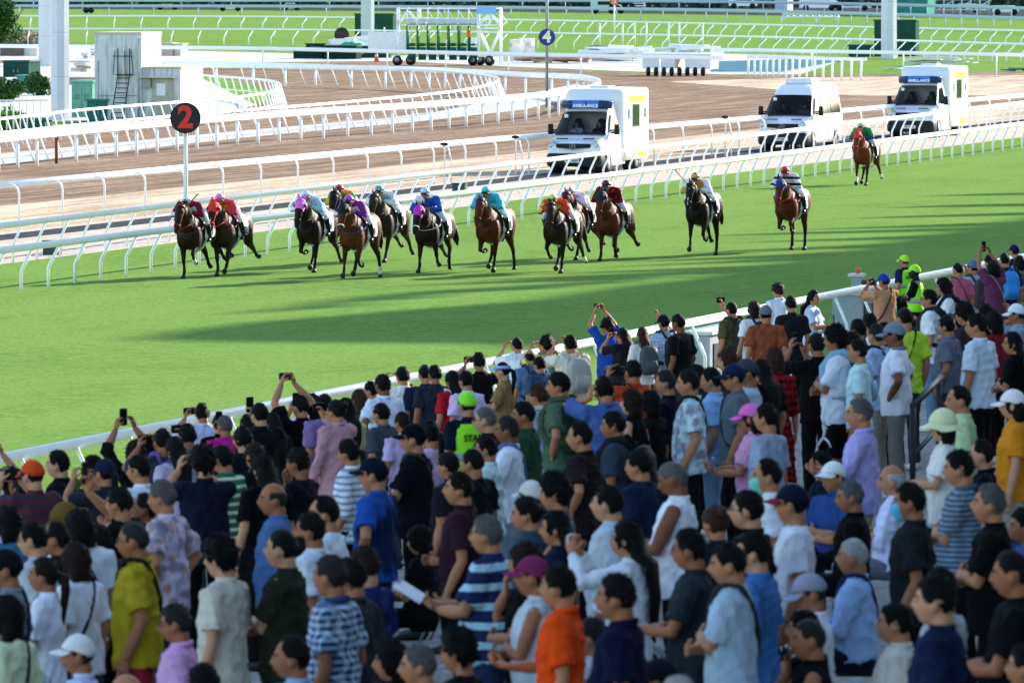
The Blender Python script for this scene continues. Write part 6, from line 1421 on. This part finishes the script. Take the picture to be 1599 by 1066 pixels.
(1347, 620, 'b', 5, 'G', 'g', '#a9a0d6', '#8a8472', F(sl='l', h=1.74, col=1, bk='tp'), 'older man in lilac long-sleeved shirt'),
(1286, 702, 'd', 5, 'S', 'k', '#232a3e', BK, F(h=1.62, seat=1), 'dark-haired person in profile left of the white cap'),
(1304, 720, 'x', -55, 'S', 'k', '#2c4a86', BK, F(f=1, cap='C#dfe6e2', seat=1, h=1.66), 'smiling woman in white cap and blue tee facing the camera'),
(1243, 755, 'd', 8, 'S', 'k', '#dfe4f0', BK, F(cap='C#1c2038/#8c2430', gl=1, h=1.76), 'man in navy cap with red brim and white tee'),
(1333, 748, 'd', 5, 'G', 'g', '#15161a', BK, F(seat=1, h=1.72, skin=1), 'grey-haired seated man in black tee'),
(1398, 722, 'x', 5, 'B', 'w', '#cdd0ee', '#6a6b78', F(sl='h', seat=1, h=1.76, fat=.15), 'bald pink-skinned man in white-lilac shirt'),
(1427, 751, 'd', 12, 'S', 'k', '#24292d', BK, F(mask='#4fb4dc', h=1.72, skin=1), 'man in charcoal tee and blue face mask'),
(1504, 700, 'x', 10, 'S', 'k', '#4d5f70', BK, F(tk='stripe', tc2='#7f92a3', tsc=30, col=1, h=1.76, fat=.2), 'heavy man in fine-striped grey polo'),
(1551, 753, 'x', 8, 'G', 'g', '#141518', BK, F(h=1.74), 'grey-haired man in black tee at right'),
(1338, 837, 'b', 8, 'Z', 'w', '#a3c2ee', '#1f2437', F(sl='l', sg='#22304c', seat=1, h=1.78), 'white-haired old man in pale blue shirt, seated'),
(1502, 600, 'd', 5, 'R', 'k', '#b3cf9c', GY, F(h=1.72), 'man in pale green tee with receding black hair'),
(1477, 642, 'b', 0, 'N', 'k', '#dcd9d2', GY, F(f=1, cap='K#d9dcae', h=1.66), 'woman in cream bucket hat and white top'),
(1587, 608, 'd', 8, 'N', 'k', '#cf8420', '#9a9384', F(f=1, cap='C#e3dede', h=1.70), 'woman in white cap and orange-yellow tee'),
(1538, 684, 'd', 5, 'R', 'd', '#151b28', BK, F(h=1.68, seat=1, col=1), 'balding man in dark navy polo, seated'),
# ---- foreground
(16, 930, 'd', 20, 'N', 'k', '#cbd9b4', GY, F(sg='#1d2a30', h=1.72), 'person with black bob and pale green top with dark strap'),
(128, 990, 'd', 5, 'S', 'm', '#b9c9e4', BK, F(cap='C#dcdcd8', h=1.70, skin=1, seat=1), 'man in white cap at the lower left'),
(280, 940, 'd', 5, 'S', 'm', '#d09ccb', GY, F(gl=1, col=1, seat=1, h=1.76), 'seated man in pink polo with glasses'),
(204, 1047, 'd', 20, 'B', 'm', '#4a4e58', BK, F(h=1.72, seat=1), 'bald crown just showing at the bottom left'),
(322, 1033, 'd', 40, 'S', 'k', '#23262e', BK, F(h=1.72, seat=1), 'black-haired crown at the bottom edge below the beige tee'),
(462, 990, 'd', 5, 'R', 'd', '#93b4dc', GY, F(h=1.72, seat=1, skin=1), 'man with high bare forehead and pale blue shirt, bottom'),
(618, 998, 'd', 0, 'N', 'k', '#1d1f26', BK, F(f=1, seat=1), 'black-haired person at the bottom, left of the grey head'),
(660, 1004, 'd', 10, 'G', 'g', '#23262d', BK, F(seat=1, h=1.74), 'grey-haired head at the bottom centre'),
(722, 982, 'd', 8, 'M', 'k', '#15171c', BK, F(gl=1, seat=1, h=1.76), 'man with thick black hair and glasses at the bottom centre'),
(970, 892, 'd', 15, 'S', 'k', '#161938', BK, F(h=1.80, col=1, fat=.2), 'broad man in dark navy polo right of the orange polo'),
(930, 962, 'd', 15, 'G', 'm', '#cfd4da', BK, F(seat=1, h=1.66), 'greying head between orange and navy polos'),
(1068, 1052, 'd', 10, 'G', 'w', '#b3b7bf', BK, F(seat=1), 'white-haired crown at the bottom edge'),
(1036, 1027, 'd', 20, 'S', 'k', '#232836', BK, F(cap='C#1c2230', seat=1), 'dark cap crown at the bottom edge beside the charcoal tee'),
(1272, 894, 'b', 3, 'S', 'm', '#dde2ea', BK, F(cap='C#8f93a6', seat=1, h=1.70, pt=-18, skin=1), 'man in grey cap bent forward, white tee'),
(1262, 950, 'd', 15, 'S', 'k', '#1c1e24', BK, F(seat=1, h=1.66), 'black-haired head behind the crop-haired vest man'),
(1270, 962, 'm', 3, 'Z', 'm', '#15171d', DG, F(sl='n', ph='k', skin=1, seat=1, h=1.72), 'crop-haired man in black vest holding a phone to his face'),
(1404, 939, 'd', 5, 'S', 'k', '#cfc8ba', GY, F(f=1, h=1.66, seat=1), 'short-haired woman in cream tee'),
(1468, 895, 'd', 12, 'S', 'k', '#1a2446', BK, F(h=1.80), 'man in navy blue tee at the lower right'),
(1474, 883, 'd', 15, 'R', 'd', '#a9aeb5', BK, F(h=1.70), 'bare forehead glimpsed behind the navy tee, lower right'),
(1588, 854, 'b', 8, 'Z', 'k', '#15181d', BK, F(h=1.78, fat=.2, skin=1, col=1), 'crop-haired man in black shirt, arm forward, right edge'),
(1606, 790, 'e', 5, 'S', 'k', '#3a5a94', BK, F(h=1.72, seat=1), 'person with raised forearm cut by the right edge'),
(1612, 1000, 'd', 10, 'S', 'k', '#18204a', BK, F(h=1.76, seat=1), 'dark blue shoulder at the bottom right corner'),
(598, 628, 'd', 40, 'S', 'k', '#454a54', BK, F(h=1.55), 'small head tucked beside the lilac-shirted boy'),
(742, 700, 'd', 30, 'S', 'd', '#1d1f27', BK, F(h=1.60), 'dark head between mint blouse and vest'),
(1002, 700, 'd', 30, 'S', 'k', '#202a44', BK, F(h=1.70), 'man in navy standing behind the large black backpack'),
(660, 820, 'x', 20, 'N', 'k', '#191b22', BK, F(f=1, seat=1, h=1.60), 'seated dark-haired woman below the maroon shirt'),
(575, 925, 'd', 20, 'S', 'd', '#3a3e42', BK, F(seat=1, h=1.66), 'seated figure in charcoal right of the check shirt'),
]
PLACED = []
def place(px, py, h, seat):
    """walk down the sight line until the head fits a person standing (or seated) on the terrace"""
    d = ray(px, py); best = None; hh = h - (.42*h/1.7 if seat else 0)
    lo, hi = 20.0, 180.0
    def f(Y): t = Y/d.y; return CAMZ + d.z*t - terrace_s(pdist(d.x*t, Y)) - hh
    for k in range(60):
        mid = (lo+hi)/2
        if f(mid) > 0: lo = mid
        else: hi = mid
    t = lo/d.y; P = Vector((0, 0, CAMZ)) + d*t; return P
NAMES = {}
for i, (px, py, pose, yaw, hair, hc, top, bot, o, label) in enumerate(CROWD):
    seat = o.get('seat', 0); h0 = o.get('h', 1.64 if o.get('f') else 1.72); best = None
    for dh in (0, .02, -.02, .04, -.04, .06, -.06, .09, -.09, .12, -.12):
        P = place(px, py, h0+dh, seat); md = min([math.hypot(P.x-q[0], P.y-q[1]) for q in PLACED] + [9]); sc_ = min(md, .46) - abs(dh)*.3
        if best is None or sc_ > best[0]: best = (sc_, P, h0+dh, md)
    _, P, hh, md = best; p = pdist(P.x, P.y)
    if md < .30: print('close', round(md, 2), label[:50])
    PLACED.append((P.x, P.y)); gz = terrace(p)
    hgt = (P.z - gz) / (1 - .42/1.7*seat) if seat else (P.z - gz)
    s = hgt/1.70; fine = FPX/P.y > 118
    yj = R(yaw) + random.uniform(-.10, .10)
    root = empty('person', (P.x, P.y, gz - (.42*s if seat else 0)), math.atan2(math.cos(yj), math.sin(yj)), label, 'person', 'spectators on the terrace')
    w = random.uniform(.97, 1.05); root.scale = (s*w, s*w, s)
    bk = o.get('bk', 'p'); tuck = bk == 'tp'; bk = 'p' if tuck else bk
    ppose = pose
    if o.get('poses'): POSES['_'] = o['poses']; ppose = '_'
    vest = o.get('vest')
    A_, HR = person(root, ppose, i, fine, bool(o.get('f')), o.get('fat', random.uniform(-.03, .14)), hair if not (o.get('cap', ' ')[0] in 'CK' and hair in 'SMZG') else ('Z' if hair == 'Z' else 'S'), hc, top, o.get('tk', 'plain'), o.get('tc2'), o.get('tsc', 9), o.get('sl', 's'),
        bot, bk, None, o.get('skin', random.choice((0, 0, 0, 1, 3))), o.get('cap'), o.get('gl', False), o.get('mask', False), bool(o.get('beard')), bool(seat), random.uniform(-.22, .22), R(o.get('pt', random.uniform(-6, 5))), bool(o.get('col')), 0.0, None, None, o.get('tl', .32), o.get('under', top if tuck or random.random() < .8 else None), 'w' if random.random() < .35 else 'k')
    lb = ' '.join(label.split()[:9]).rstrip(',')
    if vest:
        vm = mat('hi_vis_vest', '#8fe62a', .8, 'stripe', '#8fe62a', 9, var=.05, bump=.2); mb = MB()
        mb.tube([(0, .005, z) for z in (1.40, 1.36, 1.28, 1.15, 1.0, .92)], [(.145, .105), (.175, .125), (.186, .142), (.186, .142), (.186, .142), (.190, .144)], 22, ref=(0, 1, 0), power=.86); vt = mb.build('hi_vis_vest', vm, root)
        mb = MB(); mb.tube([(0, .005, 1.14), (0, .005, 1.07)], (.190, .146), 22, ref=(0, 1, 0), power=.86); mb.m = [0]*len(mb.f)
        mb = MB(); mb.tube([(0, .005, 1.13), (0, .005, 1.06)], [(.190, .146)]*2, 22, ref=(0, 1, 0), power=.86); mb.build('reflective_band', mat('reflective_grey', '#8e979b', .4, var=.05), vt)
        me = text_mb('STAFF', .085, .003, mat('dark_green_print', '#234018', .8), 'lettering', .002); t_ = link('lettering', me, vt); t_.rotation_euler = (math.pi/2, 0, 0); t_.location = (0, -.143, 1.27)
    if o.get('jump'):   # white leaping figure printed on the shorts
        tr = [c for c in root.children if c.name.startswith('shorts')][0]; mb = MB(); m_ = mat('white_print', '#d9dce0', .7)
        def ln(*pts, r=.010):
            mb.tube([(.193 + .004, y, z) for y, z in pts], [(.004, r)]*len(pts), 5, ref=(1, 0, 0))
        for k in (1, -1):
            mb2 = []
        def ln2(pts, r):
            mb.tube([(-.02 - y*.9, .165 - abs(y)*.15, z) for y, z in pts], r, 5)
        ln2([(.0, .80), (.015, .74), (0, .69)], .017); ln2([(0, .80), (-.02, .86), (-.035, .90)], .009); ln2([(0, .79), (.05, .77)], .009); ln2([(0, .69), (-.06, .65), (-.10, .61)], .012); ln2([(0, .69), (.06, .655), (.10, .60)], .012); ln2([(0, .825), (0, .84)], .016)
        lg = mb.build('printed_figure', m_, tr); lg.rotation_euler = (0, 0, R(48)); lg.location = (.0, .02, 0)
    if o.get('bp'): backpack(root, o['bp'], 'backpack worn by the ' + lb, None)
    if o.get('sg'): sling(root, o['sg'], 'strapped bag carried by the ' + lb, 1 if i % 2 else -1, o.get('pc') is not None or i % 3 == 0, o.get('pc'))
    if o.get('ph'): phone(root, A_, 'phone held by the ' + lb, 'one' if pose in 'PqmK' else 'two', o['ph'], portrait=(i % 3 == 0))
    if o.get('cam'): camera_thing(root, A_, 'black camera held by the ' + lb)
    if o.get('pap'): paper(root, A_, 'racing paper held by the ' + lb)

# ------------------------------------------------------------------ terrace furniture
def ground_at(px, py):
    d = ray(px, py); lo, hi = 20.0, 400.0
    for k in range(60):
        mid = (lo+hi)/2; t = mid/d.y
        if CAMZ + d.z*t > terrace_s(pdist(d.x*t, mid)): lo = mid
        else: hi = mid
    t = lo/d.y; x, y = d.x*t, lo; return Vector((x, y, terrace(pdist(x, y))))
def stadium_seat(px, py, label, rz):
    g = ground_at(px, py); root = empty('folding_seat', g, rz, label, 'seat', 'navy folding seats on the terrace'); m = mat('seat_navy', '#22335c', .45, var=.08)
    mb = MB(); mb.tube([(0, -.20, .42), (0, -.215, .62), (0, -.25, .84)], [(.22, .015), (.225, .018), (.20, .012)], 16, ref=(0, 1, 0), power=.5); mb.build('backrest', m, root)
    mb = MB(); mb.tube([(0, -.16, .45), (0, -.13, .60), (0, -.13, .78)], [(.21, .02), (.21, .025), (.17, .015)], 16, ref=(0, 1, 0), power=.5); mb.build('seat', m, root)
    for sx in (-1, 1):
        mb = MB(); mb.tube([(sx*.25, -.18, 0), (sx*.25, -.17, .45), (sx*.25, .05, .60)], .018, 6); mb.build('leg', GREYM, root)
    mb = MB(); mb.tube([(-.20, -.252, .85), (.20, -.252, .85)], .016, 6); mb.build('top_edge', mat('pale_edge', '#8fa3c4', .4), root)
FR = math.atan2(1, 0)
for (px, py, lb) in ((1235, 925, 'navy seat behind the navy red-brimmed cap man'), (1290, 905, 'navy seat between the white tee and the seated black tee'), (1545, 1120, 'navy folding seat at the bottom right, left one'), (1577, 1108, 'navy folding seat at the bottom right, right one'), (1560, 925, 'navy seat behind the grey-haired man in black at right'), (1590, 905, 'navy seat at the right edge'), (1010, 1130, 'navy seat below the dark navy polo'), (700, 1010, 'navy seat under the white paper board'), (1440, 1100, 'navy seat behind the short-haired woman in cream')):
    stadium_seat(px, py, lb, FR)
g = ground_at(700, 1000); root = empty('reading_stand', g, R(80), 'folding stand with an open white paper beside the striped polo man', 'stand')
mb = MB(); mb.box((0, 0, .80), (.62, .42, .02), rot=Matrix.Rotation(R(12), 3, 'X')); mb.build('board', BLACK, root, False)
gg = np.zeros((5, 9, 3))
for i in range(5):
    for j in range(9): u = j/8-.5; v = i/4-.5; gg[i, j] = (u*.66, v*.42, .835 + v*.085 + .03*abs(math.sin(u*6)))
mb = MB(); mb.grid(gg, False, cap=False); mb.grid(gg - (0, 0, .004), False, cap=False); mb.build('paper', mat('newsprint_w', '#dfe2ea', .9), root)
for sx in (-1, 1): mb = MB(); mb.tube([(sx*.27, -.18, .80), (sx*.27, .20, 0)], .012, 6); mb.tube([(sx*.25, .18, .80), (sx*.25, -.20, 0)], .012, 6); mb.build('leg', GREYM, root)
# grey rail-side machines
def machine(px, py, w, h, d, label, boxes=2):
    g = ground_at(px, py); root = empty('rail_side_cabinet', g, math.atan2(-RD.x, RD.y), label, 'cabinet'); m = mat('pale_grey_machine', '#8f9aa3', .45, var=.1)
    mb = MB(); mb.box((0, 0, h*.5), (d, w, h)); mb.build('body', m, root, False)
    mb = MB(); mb.box((0, 0, h+.03), (d+.12, w+.1, .06)); mb.build('lid', mat('cabinet_lid', '#b9c1c6', .4), root, False)
    for k in range(boxes):
        mb = MB(); mb.box((d/2+.01, -w*.3+.6*w*k/max(1, boxes-1), h*.55), (.03, w*.25, h*.5)); mb.build('door', mat('cabinet_dark_panel', '#39454c', .4), root, False)
machine(1120, 588, 3.2, .85, .5, 'long grey metal cabinet behind the crowd rail, left of the olive tee', 3)
machine(1345, 530, 2.6, .95, .6, 'pale grey cabinet behind the crowd rail, left of the tan shirt man', 3)
machine(1338, 520, .20, 1.16, .20, 'small upright grey box with orange lamp by the rail', 1)
g = ground_at(1338, 520); mb = MB(); mb.ell((0, 0, 0), (.055, .055, .08), 10, 8); mb.tube([(0, 0, -.1), (0, 0, -.04)], .05, 8); ob = mb.build('warning_lamp', mat('orange_lens', '#d0622a', .3)); ob.location = g + Vector((0.02, 0, 1.28)); tag(ob, 'orange warning lamp on the small grey rail-side box', 'lamp')
# dark handrails
def handrail(a, b, ha, label, n=2):
    A_ = ground_at(*a); B_ = ground_at(*b); root = empty('handrail', A_, 0, label, 'handrail'); m = mat('dark_steel_rail', '#2b2c30', .4)
    d = B_ - A_; mb = MB(); mb.tube([(0, 0, ha), (d.x, d.y, d.z + ha)], .035, 8); mb.build('top_bar', m, root)
    mb = MB(); mb.tube([(0, 0, ha*.5), (d.x, d.y, d.z + ha*.5)], .025, 8); mb.build('middle_bar', m, root)
    for k in range(n): t = k/(n-1); mb = MB(); mb.tube([(d.x*t, d.y*t, d.z*t - .05), (d.x*t, d.y*t, d.z*t+ha)], .03, 8); mb.build('post', m, root)
handrail((1425, 790), (1500, 690), 1.0, 'dark steel handrail stepping down beside the grey trousers', 3)
# shrubs at the foot of the crowd rail, left
for k, (px, py, lb) in enumerate(((128, 772, 'small green shrub at the rail foot beside the black tee man'), (112, 778, 'low clipped green plant left of the shrub at the rail foot'))):
    tree(px, py, 26, 42, lb, 20+k, 900, .035, .0, ('#31581c', '#274a18', '#3f6a26'))
bpy.data.collections.remove(_tmp)
